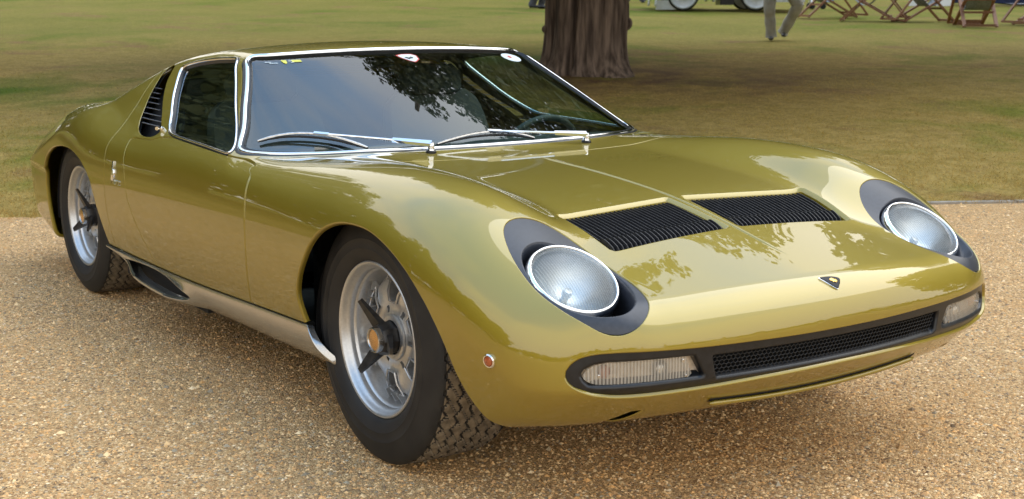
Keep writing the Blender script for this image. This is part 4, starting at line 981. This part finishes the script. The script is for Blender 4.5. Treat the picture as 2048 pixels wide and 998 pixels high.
# lawn
def lawn_colour(n, l, P):
    straw = mixcol(n, l, noise(n, l, P, 6, 5, .65, .35, .65), (.235,.168,.046), (.315,.226,.078))
    green = mixcol(n, l, noise(n, l, P, 9, 4, .6, .35, .65), (.12,.132,.018), (.17,.168,.030))
    a = noise(n, l, P, .38, 7, .66, .50, .64, .5); c1 = mixcol(n, l, a, straw, green)
    lush = mixcol(n, l, noise(n, l, P, .22, 4, .55, .585, .68, .3), c1, (.072,.112,.009))
    dt = n.new('ShaderNodeVectorMath'); dt.operation = 'DOT_PRODUCT'; l.new(P, dt.inputs[0]); dt.inputs[1].default_value = (-.884, .467, 0)
    fr_ = n.new('ShaderNodeMapRange'); fr_.inputs['From Min'].default_value = 12; fr_.inputs['From Max'].default_value = 19; fr_.inputs['To Max'].default_value = .62; l.new(dt.outputs['Value'], fr_.inputs['Value'])
    lush = mixcol(n, l, fr_.outputs[0], lush, mixcol(n, l, noise(n, l, P, .5, 6, .6, .4, .62), (.085,.108,.012), (.125,.13,.022)))
    bare = mixcol(n, l, noise(n, l, P, .8, 7, .72, .55, .68), lush, (.19,.118,.050))
    # worn, needle-strewn earth round the foot of the old tree
    sep = n.new('ShaderNodeSeparateXYZ'); l.new(P, sep.inputs[0])
    vs_ = n.new('ShaderNodeVectorMath'); vs_.operation = 'DISTANCE'; l.new(P, vs_.inputs[0]); vs_.inputs[1].default_value = (-8.75,7.3,.3)
    mr = n.new('ShaderNodeMapRange'); mr.inputs['From Min'].default_value = .5; mr.inputs['From Max'].default_value = 3.0; mr.inputs['To Min'].default_value = 1; mr.inputs['To Max'].default_value = 0; l.new(vs_.outputs['Value'], mr.inputs['Value'])
    ml = n.new('ShaderNodeMath'); ml.operation = 'MULTIPLY'; l.new(mr.outputs[0], ml.inputs[0]); l.new(noise(n, l, P, 1.7, 5, .65, .36, .62), ml.inputs[1])
    return mixcol(n, l, ml.outputs[0], bare, (.105,.062,.038))
ml_ = material('dry_lawn', (.2,.18,.07), .95, Specular_IOR_Level=.1); n, l, b = nodes_of(ml_); tc = n.new('ShaderNodeTexCoord'); P = tc.outputs['Object']
col = lawn_colour(n, l, P)
fine = noise(n, l, P, 30, 8, .82, .36, .66); fc = mixcol(n, l, fine, (.60,.62,.56), (1.62,1.55,1.42))
mu = n.new('ShaderNodeMix'); mu.data_type = 'RGBA'; mu.blend_type = 'MULTIPLY'; mu.inputs[0].default_value = 1; l.new(col, mu.inputs[6]); l.new(fc, mu.inputs[7]); l.new(mu.outputs[2], b.inputs['Base Color'])
bz = n.new('ShaderNodeTexNoise'); bz.inputs['Scale'].default_value = 38; bz.inputs['Detail'].default_value = 5; l.new(P, bz.inputs['Vector'])
bp = n.new('ShaderNodeBump'); bp.inputs['Strength'].default_value = .5; bp.inputs['Distance'].default_value = .02; l.new(bz.outputs['Fac'], bp.inputs['Height']); l.new(bp.outputs[0], b.inputs['Normal'])
sg = np.concatenate([[0,.04,.12,.3], np.arange(.8, 20, .8), np.arange(22, 80, 6), [120,250,600]]); tg = np.concatenate([[-600,-200,-80], np.arange(-40, 60, 1.0), [80,200,600]])
S_, T_ = np.meshgrid(sg, tg, indexing='ij'); X = E0[0]+ED[0]*T_+EN[0]*S_; Y = E0[1]+ED[1]*T_+EN[1]*S_
Z = lawn_z(X, Y)+np.where((S_ > .3)&(S_ < 60), .02*np.sin(X*.9+1)*np.cos(Y*.7), 0); Z[0] = -.02
V = np.stack([X, Y, Z], -1).reshape(-1, 3); ni, nj = S_.shape
i, j = np.meshgrid(np.arange(ni-1), np.arange(nj-1), indexing='ij'); i, j = i.ravel(), j.ravel()
o = mesh_obj('lawn', V, np.stack([i*nj+j, (i+1)*nj+j, (i+1)*nj+j+1, i*nj+j+1], 1), ml_); o['kind'] = 'structure'
# short grass blades, denser towards the drive
NB = 330000
d1 = 7.0*(26/7.0)**(rng.random(NB)**1.15); fa = YAW+R(-38)*(1-2*rng.random(NB))
bx, by = cam.location.x+d1*np.cos(fa), cam.location.y+d1*np.sin(fa); sE = (bx-E0[0])*EN[0]+(by-E0[1])*EN[1]; ok = (sE > .05*np.sin(bx*3.1+by*2.3)*np.sin(bx*1.3-by*.7)+.02-.07*(rng.random(NB) > .8))&(sE < 9*rng.random(NB)**.7)
bx, by, d1, sE = bx[ok], by[ok], d1[ok], sE[ok]; NB = len(bx); bz_ = lawn_z(bx, by)+np.where((sE > .3), .02*np.sin(bx*.9+1)*np.cos(by*.7), 0)-.004
clump = np.sin(bx*2.3+3*np.sin(by*1.1))*np.cos(by*1.9+2*np.sin(bx*.8)); bh = (.007+.010*rng.random(NB)+.003*clump)*(1+.03*d1); bh *= np.where(sE < .14, 1.9, 1)
ba = rng.random(NB)*6.28; wd = (.0012+.0013*rng.random(NB))*(1+.06*d1); ln = bh*(.3+.9*rng.random(NB)); la = rng.random(NB)*6.28
B0 = np.stack([bx-np.cos(ba)*wd, by-np.sin(ba)*wd, bz_], 1); B1 = np.stack([bx+np.cos(ba)*wd, by+np.sin(ba)*wd, bz_], 1); B2 = np.stack([bx+np.cos(la)*ln, by+np.sin(la)*ln, bz_+bh], 1)
mb_ = material('grass_blades', (.2,.2,.06), .8, Specular_IOR_Level=.15); n, l, b = nodes_of(mb_); tc = n.new('ShaderNodeTexCoord'); col = lawn_colour(n, l, tc.outputs['Object'])
at = n.new('ShaderNodeAttribute'); at.attribute_name = 'tint'; mu = n.new('ShaderNodeMix'); mu.data_type = 'RGBA'; mu.blend_type = 'MULTIPLY'; mu.inputs[0].default_value = 1; l.new(col, mu.inputs[6]); l.new(at.outputs['Color'], mu.inputs[7]); l.new(mu.outputs[2], b.inputs['Base Color'])
tl = n.new('ShaderNodeBsdfTranslucent'); l.new(mu.outputs[2], tl.inputs['Color']); ms = n.new('ShaderNodeMixShader'); ms.inputs[0].default_value = .5; l.new(b.outputs[0], ms.inputs[1]); l.new(tl.outputs[0], ms.inputs[2]); l.new(ms.outputs[0], n['Material Output'].inputs['Surface'])
V = np.stack([B0, B1, B2], 1).reshape(-1, 3)
o = mesh_obj('grass', V, np.arange(3*NB).reshape(-1, 3), mb_, smooth=False); o['kind'] = 'stuff'
tn = (1.2+.8*rng.random((NB, 1)))*np.array([[1., 1., 1.]])+rng.random((NB, 1))**3*np.array([[.5,.3,.15]]); tint(o, np.repeat(tn, 3, 0))
# stone edging between drive and lawn
mk = noisy(material('edging_stone', (.3,.27,.22), .9), (.24,.21,.165), (.38,.34,.28), 9, 6, bump=.4, bdist=.01)
eds = thing('stone_edging', 'low grey stone edging along the lawn where the gravel ends', 'edging', (E0[0], E0[1], 0), math.atan2(ED[1], ED[0]))
x = 3.9
while x < 9:
    w_ = .85+.15*random.random(); mb = MB(); h = .010+.006*random.random()
    mb.box((x+w_/2, random.uniform(-.006,.006), h/2-.01), (w_-.012, .055, h+.02), Matrix.Rotation(random.uniform(-.004,.004), 3, 'Z')); mb.build('edging_piece', mk, eds, smooth=False); x += w_
# ---------------------------------------------------------------- trees
mbk = noisy(material('fissured_bark', (.10,.075,.06), .95), (.050,.034,.026), (.21,.155,.12), 9, 9, bump=1.0, stretch=(2.2,2.2,.22), lo=.36, hi=.66, bdist=.03)
def leaf_mat(name, c1, c2):
    m = material(name, c1, .6); n, l, b = nodes_of(m); a = n.new('ShaderNodeAttribute'); a.attribute_name = 'tint'; l.new(a.outputs['Color'], b.inputs['Base Color']); return m
mlf = leaf_mat('foliage', (.05,.08,.02), None)
def limb(mb, a, b, r0, r1, n=9):
    a, b = np.array(a, float), np.array(b, float); k = 5; pts = [a+(b-a)*q+np.array([random.uniform(-1,1), random.uniform(-1,1), random.uniform(-.5,.5)])*np.linalg.norm(b-a)*.03*(0 < q < 1) for q in np.linspace(0, 1, k)]
    mb.tube(pts, [r0+(r1-r0)*q for q in np.linspace(0, 1, k)], n)
def crown_mesh(name, n_clump, per, rad, z0, z1, leaf, seed, shape, c_lo, c_hi):
    g = np.random.default_rng(seed); cl = []
    while len(cl) < n_clump:
        p = g.uniform(-1, 1, 3)*np.array([1.5,1.5,1]); q = np.hypot(p[0], p[1]); zz = (p[2]+1)/2; lim = shape(zz)*(1+.12*np.sin(3*np.arctan2(p[1], p[0])+seed+4*zz))
        if q < lim and q > lim*.35*(g.random() < .75): cl.append((p[0]*rad, p[1]*rad, z0+(z1-z0)*zz))
    cl = np.array(cl); cr_ = rad*(.09+.06*g.random(len(cl)))
    n = n_clump*per; ci = np.repeat(np.arange(n_clump), per); d = g.normal(size=(n, 3)); d /= np.linalg.norm(d, axis=1)[:, None]; rr = g.random(n)**.45
    P = cl[ci]+d*(cr_[ci]*rr)[:, None]*np.array([1.25,1.25,.62])
    t1 = g.normal(size=(n, 3)); t1 /= np.linalg.norm(t1, axis=1)[:, None]; t2 = np.cross(t1, g.normal(size=(n, 3))); t2 /= np.linalg.norm(t2, axis=1)[:, None]; t2[:, 2] -= .3
    s_ = leaf*(.6+.8*g.random(n))[:, None]
    V = np.stack([P-t1*s_*.5, P+t2*s_*.34, P+t1*s_*.6, P-t2*s_*.34], 1).reshape(-1, 3); F = np.arange(4*n).reshape(-1, 4)
    o = mesh_obj(name, V, F, mlf, smooth=False)
    q = (g.random((n, 1))*.6+g.random((n_clump, 1))[ci]*.4); tint(o, np.repeat(np.array(c_lo)*(1-q)+np.array(c_hi)*q, 4, 0)); me = o.data; bpy.data.objects.remove(o); return me
# the old tree behind the car: fluted trunk, spreading dark crown
tb = np.array([-9.55,7.21]); tz = float(lawn_z(*tb))
yew = thing('broad_tree', 'thick fluted brown trunk of an old evergreen standing on the shaded lawn behind the car', 'tree', (tb[0], tb[1], tz-.03))
na, zz = 160, np.array([-.05,.0,.03,.07,.13,.2,.28,.36,.45,.55,.66,.8,1.0,1.3,1.7,2.2,2.8,3.5,4.2]); V = []
gph = [0.5, 1.55, 2.35, 3.05, 3.9, 4.55, 5.2, 5.85]
for z in zz:
    for k in range(na):
        a = 2*math.pi*k/na; r = .455+.13*math.exp(-max(z,0)/.14)*(1+.5*math.sin(3*a+1))+.03*math.exp(-((z-.75)/.2)**2)*(1+math.cos(a-R(56)))/2
        r += .030*math.sin(2*a+.6)+.016*math.sin(5*a+1.4+z*.5)
        for q, g_ in enumerate(gph):
            dlt = (a-g_-.10*math.sin(z*1.2+q)-.05*z+math.pi) % (2*math.pi)-math.pi; dep = (.15 if q in (6,) else .075)*(1-.3*(q % 2))
            r -= dep*math.exp(-(dlt/(.075+.02*(q % 3)))**2)
        r += .007*math.sin(23*a+3*math.sin(z*3))+.005*math.sin(41*a+z*5)
        r *= (1-.10*min(z/4.2, 1))
        V.append((r*math.cos(a), r*math.sin(a), z))
F = [(i*na+k, i*na+(k+1) % na, (i+1)*na+(k+1) % na, (i+1)*na+k) for i in range(len(zz)-1) for k in range(na)]
mesh_obj('trunk', V, F, mbk, yew)
mb = MB(); mb.lathe([(.001,.04),(.025,.035),(.045,.015),(.05,-.01)], (-.27,-.385,.53), (-.55,-.8,.1), 12); mb.lathe([(.001,.06),(.04,.05),(.075,.02),(.09,-.03)], (.27,.40,.60), (.55,.8,.1), 14); mb.build('burr', mbk, yew)['kind'] = 'stuff'
mb = MB()
for k in range(11):
    a = k*2.4; h = 2.6+.55*k*.7; rr = 3.3-.2*k; limb(mb, (0,0,min(h, 4.1)), (rr*math.cos(a), rr*math.sin(a), h+1.0+.3*k), .20-.008*k, .04)
limb(mb, (0,0,4.0), (.2,.1,12.6), .38, .05); mb.build('limbs', mbk, yew)['kind'] = 'stuff'
cm = crown_mesh('crown', 900, 170, 4.0, 2.3, 13.2, .125, 3, lambda z: float(np.interp(z, [0,.05,.12,.19,.26,.47,.69,.87,1.0],[1.1,1.3,1.25,1.05,.93,.78,.43,.17,.02])), (.022,.038,.010), (.085,.10,.022))
link_mesh('crown', cm, None, yew)
CMs = [crown_mesh('crown', 330, 85, 1.0, 0, 1.0, .048, 10+k, shp, lo, hi) for k, (shp, lo, hi) in enumerate((
    (lambda z: (.4+.75*math.sin(math.pi*min(max(z*.85+.12, 0), 1)))*.95, (.022,.042,.012), (.07,.10,.026)),
    (lambda z: .25+.85*math.sin(math.pi*min(z*.7+.28, 1)), (.030,.05,.012), (.10,.125,.03)),
    (lambda z: max(.95-.75*z, .06), (.016,.032,.012), (.05,.075,.022))))]
def tree(x, y, h, rad, kind, label, trunk_r=.35, z0=.16):
    z = float(lawn_z(np.array(x), np.array(y))); t_ = thing('tree', label, 'tree', (x, y, z-.05), random.random()*6, 'trees round the lawn and drive')
    mb = MB(); limb(mb, (0,0,-.1), (0,0,h*.75), trunk_r, .08, 10)
    for k in range(7):
        a = k*2.4; q = z0+.1*k*.8; limb(mb, (0,0,h*q), (rad*.75*math.cos(a), rad*.75*math.sin(a), h*(q+.18)), trunk_r*.35, .04, 6)
    mb.build('trunk', mbk, t_)
    c_ = link_mesh('crown', CMs[kind], None, t_); c_.location = (0, 0, h*z0); c_.scale = (rad, rad, h*(1-z0))
TREES = []

# unseen foliage ring, added far off to darken the horizon in reflections
g = np.random.default_rng(5); nc = 1500; az = R(15)+g.random(nc)*R(345); rr = 78+g.random(nc)*14; cx_, cy_ = rr*np.cos(az), rr*np.sin(az)
cz = lawn_z(cx_, cy_)*((cx_-E0[0])*EN[0]+(cy_-E0[1])*EN[1] > 0)+7.5*g.random(nc)**.7*(.75+.25*np.sin(az*9))
per = 46; ci = np.repeat(np.arange(nc), per); d = g.normal(size=(nc*per, 3)); d /= np.linalg.norm(d, axis=1)[:, None]
P = np.stack([cx_, cy_, cz], 1)[ci]+d*(2.6*g.random(nc*per)**.5)[:, None]*np.array([1.3,1.3,.8]); t1 = g.normal(size=P.shape); t1 /= np.linalg.norm(t1, axis=1)[:, None]
t2 = np.cross(t1, g.normal(size=P.shape)); t2 /= np.linalg.norm(t2, axis=1)[:, None]; sz_ = .9*(.5+g.random(nc*per))[:, None]
V = np.stack([P-t1*sz_*.5, P+t2*sz_*.4, P+t1*sz_*.5, P-t2*sz_*.4], 1).reshape(-1, 3)
o = mesh_obj('added_far_wood', V, np.arange(len(V)).reshape(-1, 4), mlf, smooth=False); o['kind'] = 'stuff'
q = g.random((nc, 1))[ci]*.5+g.random((nc*per, 1))*.5; tint(o, np.repeat(np.array((.022,.040,.012))*(1-q)+np.array((.075,.10,.026))*q, 4, 0))
TREES = [
 (-5.8,15.9,10.2,3.7,0,'dark tree to the right of the deckchairs, shading the right edge of the lawn'),
 (-14.6,-1.7,8.6,3.5,1,'broad green tree left of the car shading the left edge of the lawn'),
 (-13.5,-14.0,12.5,5.0,0,'dark tree at the left end of the lawn'),
 (-3.0,-22.0,10.0,4.8,1,'green tree on the left of the drive'),
 (-19,-8.5,11.5,4.6,0,'dark tree between the others left of the car'),
 (-9,-18.5,10.5,4.6,0,'dark tree on the left of the drive, nearer the lawn'),
 (-43,22,11.0,6.0,1,'green tree beyond the far lawn, behind the old trunk'),
 (-31,34,9.5,5.0,0,'dark round tree beyond the table on the right'),
 (-44,-12,12.0,6.5,2,'pointed tree beyond the lawn at the far left'),
 (2.5,22.5,14.0,5.5,1,'tall green tree at the right of the drive')]
for a in TREES: tree(*a, **({'z0': .17} if a[2] > 9 else {'z0': .2}))
# ---------------------------------------------------------------- people on the lawn
mskin = material('skin', (.50,.30,.22), .5); mtro = noisy(material('khaki_cotton', (.33,.315,.27), .85), (.29,.275,.235), (.38,.365,.32), 9, 4, bump=.25, bdist=.01)
mtro2 = noisy(material('dark_cotton', (.05,.05,.06), .85), (.04,.04,.05), (.07,.07,.08), 9, 4)
msh = material('light_shirt_cotton', (.55,.58,.62), .8); mhair = material('grey_brown_hair', (.10,.075,.055), .7)
mshoe = material('black_leather_shoe', (.02,.02,.022), .4); mshoe2 = material('pale_trainer', (.35,.34,.36), .6)
def skin_obj(name, pts, edges, rads, mat, parent, sub=2, root=0):
    me = bpy.data.meshes.new(name); me.from_pydata([tuple(p) for p in pts], edges, []); me.update()
    o = link_mesh(name, me, mat, parent); md = o.modifiers.new('skin', 'SKIN'); md.use_smooth_shade = True
    lay = me.skin_vertices[0].data if me.skin_vertices else None
    if lay is None:
        bm_ = __import__('bmesh').new(); bm_.from_mesh(me); bm_.verts.layers.skin.verify(); bm_.to_mesh(me); bm_.free(); lay = me.skin_vertices[0].data
    for i, r in enumerate(rads):
        lay[i].radius = (r, r) if not hasattr(r, '__len__') else r
        lay[i].use_root = i == root
    s2 = o.modifiers.new('sub', 'SUBSURF'); s2.levels = sub; s2.render_levels = sub
    return o
def person(loc, rz, label, legs, trouser, shoes, shirt):
    """legs: hip, knee, ankle per side (x right, y forward, z up, seen from the figure)"""
    t_ = thing('person', label, 'person', loc, rz, None)
    (hl, kl, al), (hr, kr, ar) = legs; hz = (hl[2]+hr[2])/2+.06
    P = [(0,0,hz), (0,0,hz+.22), (0,.01,hz+.42), (0,.0,hz+.53), (0,.01,hz+.60), (0,.02,hz+.70), (0,.03,hz+.80),
         hl, kl, al, hr, kr, ar,
         (-.19,0,hz+.47), (-.235,-.03,hz+.20), (-.22,.07,hz-.04), (.19,0,hz+.47), (.235,.02,hz+.20), (.22,.10,hz-.03)]
    E_ = [(0,1),(1,2),(2,3),(3,4),(4,5),(5,6),(0,7),(7,8),(8,9),(0,10),(10,11),(11,12),(2,13),(13,14),(14,15),(2,16),(16,17),(17,18)]
    rd = [(.15,.11),(.14,.10),(.16,.11),.07,.058,(.078,.098),(.06,.075),.088,.058,.040,.088,.058,.040,.06,.046,.034,.06,.046,.034]
    body = skin_obj('body', P, E_, rd, mskin, t_)
    for s, w in ((-1, 15), (1, 18)):
        p = Vector(P[w]); 
        for k in range(4):
            a = p+Vector((s*.004, -.03+.02*k, -.03)); skin_obj('finger', [a, a+Vector((0,.004,-.04)), a+Vector((-s*.012,.006,-.075-.006*(k in (1,2)))) ], [(0,1),(1,2)], [.010,.009,.007], mskin, body, 1)
        a = p+Vector((-s*.01,.035,-.01)); skin_obj('thumb', [a, a+Vector((-s*.012,.02,-.03)), a+Vector((-s*.018,.02,-.055))], [(0,1),(1,2)], [.011,.010,.008], mskin, body, 1)
    mb = MB(); mb.lathe([(.001,.02),(.012,.0),(.016,-.02)], Vector(P[5])+Vector((0,.10,-.01)), (0,1,-.2), 8); mb.build('nose', mskin, body)
    hr_ = MB(); hr_.lathe([(.098*math.sin(a), .105*math.cos(a)) for a in np.linspace(.02, 1.75, 9)], Vector(P[5])+Vector((0,-.012,.035)), (0,-.25,1), 20); hr_.build('hair', mhair, body)
    V = []
    def leg(hip, knee, ank, sd):
        mb = MB(); hip, knee, ank = Vector(hip), Vector(knee), Vector(ank); pts, rad = [], []
        for q in np.linspace(0, 1, 9): pts.append(hip.lerp(knee, q)); rad.append(.118-.030*q+.004*math.sin(q*9))
        for q in np.linspace(.1, 1, 11): pts.append(knee.lerp(ank, q)+Vector((0,.006*math.sin(q*11),0))); rad.append(.088-.008*q+.005*math.sin(q*13+sd))
        pts.append(ank+(ank-knee).normalized()*.045); rad.append(.088)
        mb.tube(pts, rad, 18); return mb
    hipm = MB(); hipm.tube([(0,0,hz-.10),(0,0,hz-.02),(0,0,hz+.06),(0,0,hz+.13)], [.150,.168,.165,.150], 22, up=(0,1,0), flat=.78)
    tr = hipm.build('trousers', trouser, body)
    for sd, L in ((-1, legs[0]), (1, legs[1])): leg(*L, sd).build('trouser_leg', trouser, tr)
    mb = MB(); mb.tube([(0,0,hz+.09),(0,0,hz+.20),(0,0,hz+.36),(0,0,hz+.47),(0,0,hz+.54)], [.168,.165,.190,.175,.075], 22, up=(0,1,0), flat=.72); sh_ = mb.build('shirt', shirt, body)
    for s, k in ((-1, 13), (1, 16)):
        mb = MB(); mb.tube([Vector(P[k])+Vector((-s*.05,0,.0)), P[k], Vector(P[k]).lerp(Vector(P[k+1]), .85)], [.078,.080,.066], 14); mb.build('sleeve', shirt, sh_)
    for (h_, k_, a_), sm in zip(legs, shoes):
        a_ = Vector(a_); dn = (a_-Vector(k_)).normalized(); tilt = max(0, a_[2]-.10)*1.6
        f = Vector((0, math.cos(tilt), -math.sin(tilt))); u = Vector((0, math.sin(tilt), math.cos(tilt))); b0 = a_-u*.055
        mb = MB(); pts = [b0-f*.075, b0-f*.05, b0+f*.02, b0+f*.09, b0+f*.15, b0+f*.185]
        mb.tube(pts, [.028,.040,.043,.045,.040,.020], 14, up=u, flat=.72); mb.build('shoe', sm, body)
    return t_
toward = math.atan2(-.825, -.565)   # turn so that a figure's forward (+Y) faces the camera side
ang_cam = math.atan2(.565, .825)
def face(dx, dy): return math.atan2(dy, dx)-math.pi/2
cr = np.array([.565,.825]); cf = np.array([-.825,.565])
pl = np.array([-12.25,13.0])
person((pl[0], pl[1], float(lawn_z(*pl))), face(*(-cf*.9-cr*.15)), 'person in loose khaki trousers and dark shoes walking across the lawn right of the tree',
       (((-.10,.0,.90),(-.34,.02,.54),(-.14,-.16,.14)), ((.10,.0,.90),(.10,.06,.49),(.06,.03,.088))), mtro, (mshoe, mshoe), msh)
pl = np.array([-22.0,15.4])
person((pl[0], pl[1], float(lawn_z(*pl))), face(*(cr*.9-cf*.2)), 'person in dark trousers standing far off, left of the tree trunk',
       (((-.09,0,.90),(-.10,.10,.50),(-.09,.05,.085)), ((.09,0,.90),(.10,.02,.50),(.09,-.12,.10))), mtro2, (mshoe, mshoe), msh)
pl = np.array([-23.3,19.2])
person((pl[0], pl[1], float(lawn_z(*pl))), face(*(-cf)), 'person in dark trousers standing far off, just right of the tree trunk',
       (((-.19,0,.90),(-.22,.04,.50),(-.24,.0,.085)), ((.12,0,.90),(.14,.04,.50),(.16,.0,.085))), mtro2, (mshoe, mshoe), msh)
# ---------------------------------------------------------------- deckchairs
mwd = noisy(material('oiled_hardwood', (.26,.115,.055), .55), (.19,.078,.036), (.36,.17,.085), 26, 5, stretch=(1,1,6), rough=(.45,.65))
mcv = noisy(material('grey_canvas', (.22,.24,.24), .9), (.18,.20,.20), (.27,.29,.29), 30, 3)
def deckchair(loc, rz, label, tone=None):
    t_ = thing('deckchair', label, 'deckchair', loc, rz, 'wooden deckchairs on the lawn')
    w = .28; A0_, A1_ = (.62,.02), (-.38,.98); B0_, B1_ = (-.42,.02), (.44,.50)   # (x forward, z): back frame, seat frame
    for s in (-1, 1):
        MB().bar((A0_[0],s*w,A0_[1]), (A1_[0],s*w,A1_[1]), .032, .062, (0,1,0)).build('back_rail', mwd, t_, smooth=False)
        MB().bar((B0_[0],s*(w-.035),B0_[1]), (B1_[0],s*(w-.035),B1_[1]), .032, .062, (0,1,0)).build('seat_rail', mwd, t_, smooth=False)
        MB().bar((-.10,s*(w+.03),.70), (-.62,s*(w+.03),.06), .028, .052, (0,1,0)).build('prop', mwd, t_, smooth=False)
    for p, ww in (((.60,.045),w),((.36,.27),w),(A1_,w),((-.40,.045),w-.035),(B1_,w-.035),((-.61,.07),w+.03),((-.30,.11),w-.035)):
        MB().bar((p[0],-ww,p[1]), (p[0],ww,p[1]), .038, .040).build('cross_bar', mwd, t_, smooth=False)
    P = catmull([(-.38,.985),(-.22,.72),(-.02,.44),(.14,.31),(.30,.36),(.44,.51)], 4)
    V = [(x, s*(w-.06), z) for x, z in P for s in (-1, 1)]; F = [(2*i, 2*i+1, 2*i+3, 2*i+2) for i in range(len(P)-1)]
    o = mesh_obj('canvas', V, F, mcv, t_); m_ = o.modifiers.new('t', 'SOLIDIFY'); m_.thickness = .004
    return t_
def copy_tree(o, parent=None):
    c_ = o.copy(); C.objects.link(c_)
    if parent: c_.parent = parent
    for ch in list(o.children): copy_tree(ch, c_)
    return c_
ra = math.atan2(cr[1], cr[0]); fa_ = math.atan2(cf[1], cf[0])
spots = [((-16.2,18.6), ra+math.pi+.15, 'leftmost wooden deckchair, seen side-on, its long rail reaching towards the walking person'),
         ((-14.9,18.35), ra+math.pi-.35, 'wooden deckchair standing in front of the leftmost one, crossing legs towards the camera'),
         ((-14.3,18.9), ra+.2, 'wooden deckchair turned the other way, behind and right of the front one'),
         ((-12.85,18.65), fa_+math.pi-.1, 'wooden deckchair with grey canvas seen square from the front, alone on the right'),
         ((-12.55,20.25), ra+math.pi*.0+.3, 'wooden deckchair cut off by the right edge of the picture')]
proto = None
for (xy, rz, lab) in spots:
    if proto is None: proto = d_ = deckchair((0,0,0), 0, lab)
    else: d_ = copy_tree(proto)
    d_.location = (xy[0], xy[1], float(lawn_z(*xy))); d_.rotation_euler = (0, 0, rz); d_['label'] = lab
# ---------------------------------------------------------------- veteran car, trolley, table and boxes at the far side of the lawn
msil = noisy(material('pale_silver_paint', (.55,.57,.58), .35, .3), (.5,.52,.53), (.6,.62,.63), 12)
def lz(x, y): return float(lawn_z(np.array(x), np.array(y)))
vc = np.array([-19.55,18.15]); hd = math.atan2(cr[1], cr[0])
vt = thing('parked_car', 'pale silver old open car parked side-on at the far side of the lawn', 'car', (vc[0], vc[1], lz(*vc)), hd)
mb = MB()
for z, w_, x0, x1 in ((.42,.55,-1.2,2.2),): mb.box(((x0+x1)/2, .0, .60), (x1-x0, 1.1, .45))
mb.box((.9, 0, .95), (1.1,1.1,.35)); mb.build('body', msil, vt, smooth=False)
for s in (-1, 1):
    for wx in (-.55, 1.02):
        mb = MB(); mb.lathe([(.30,-.06),(.335,-.045),(.345,0),(.335,.045),(.30,.06)], (wx, s*.66, .345), (0,1,0), 32); wh = mb.build('wheel', M['rubber'], vt)
        mb = MB(); mb.lathe([(.001,-.05),(.05,-.055),(.09,-.03),(.24,-.045),(.275,-.058),(.30,-.05),(.30,.05),(.001,.04)], (wx, s*.66, .345), (0,-s,0) if s > 0 else (0,1,0), 32); mb.build('hub_disc', msil, wh)
    P = [(wx_, z_) for wx_, z_ in ((-1.16,.10),(-1.10,.42),(-.9,.72),(-.55,.80),(-.2,.70),(.05,.42),(.12,.20))]
    P = catmull(P, 4); V = [(x, s*(.66+o_), z) for x, z in P for o_ in (-.15,.15)]; F = [(2*i, 2*i+1, 2*i+3, 2*i+2) for i in range(len(P)-1)]
    o = mesh_obj('wing', V, F, msil, vt); m_ = o.modifiers.new('t', 'SOLIDIFY'); m_.thickness = .02
    MB().box((1.75, s*.66, .22), (.62,.28,.05)).build('running_board', msil, vt, smooth=False)
MB().box((-.82,-.62,.13), (.62,.12,.20)).build('front_apron', msil, vt, smooth=False)
MB().box((.42,-.2,.24), (.30,.7,.22)).build('battery_box', M['black_satin'], vt, smooth=False)
tp = np.array([-18.95,20.85]); tr_ = thing('trolley', 'white tubular trolley on small black castor wheels, right of the walking person', 'trolley', (tp[0], tp[1], lz(*tp)), hd)
mwt = material('white_painted_tube', (.75,.77,.78), .4)
for k, (dx, dy) in enumerate(((-.28,-.05),(.0,-.22),(.30,.02),(.05,.28))):
    MB().tube([(0,0,.62),(dx*.45,dy*.45,.25),(dx,dy,.12)], .022, 10).build('leg', mwt, tr_)
    mb = MB(); mb.lathe([(.02,-.03),(.065,-.028),(.075,0),(.065,.028),(.02,.03)], (dx,dy,.075), (.3,1,0), 20, cap=True); mb.build('castor', M['rubber'], tr_)
MB().tube([(0,0,.60),(0,0,1.15)], .025, 10).build('post', mwt, tr_)
tb2 = np.array([-18.1,26.4]); tbl = thing('table', 'long table under a navy cloth at the far right of the lawn', 'table', (tb2[0], tb2[1], lz(*tb2)), hd)
mnv = noisy(material('navy_cloth', (.012,.02,.06), .9), (.010,.016,.05), (.02,.03,.085), 8)
V = []; nn_ = 60
for i in range(nn_+1):
    x = -1.6+4.4*i/nn_; yo = -.35-.02*math.sin(i*1.9); V += [(x, yo, .06), (x, -.35, .76)]
mesh_obj('cloth', V, [(2*i, 2*i+2, 2*i+3, 2*i+1) for i in range(nn_)], mnv, tbl); MB().box((.6,0,.775), (4.4,.75,.03)).build('tabletop', mnv, tbl, smooth=False)
for bx_, lab, rot in ((( -18.75,24.35), 'white box standing upright on the grass left of the navy table', .1), ((-18.45,24.95), 'white folded board leaning beside the navy table', .5)):
    t_ = thing('white_box', lab, 'box', (bx_[0], bx_[1], lz(*bx_)), hd+rot)
    MB().box((0,0,.22), (.42,.10,.44)).build('panel', mwt, t_, smooth=False); MB().box((0,.06,.43), (.42,.03,.03)).build('rim', mwt, t_, smooth=False)
# tarmac path crossing beyond the lawn
V = []
for a in np.linspace(18, 46, 8):
    for b_ in (24.6, 25.9):
        x, y = E0[0]+ED[0]*a+EN[0]*b_*1.0, E0[1]+ED[1]*a+EN[1]*b_; V.append((x, y, float(lawn_z(x, y))+.03))
o = mesh_obj('path', V, [(2*i, 2*i+2, 2*i+3, 2*i+1) for i in range(7)], noisy(material('tarmac', (.14,.15,.17), .9), (.11,.12,.14), (.18,.19,.21), 5)); o['kind'] = 'structure'
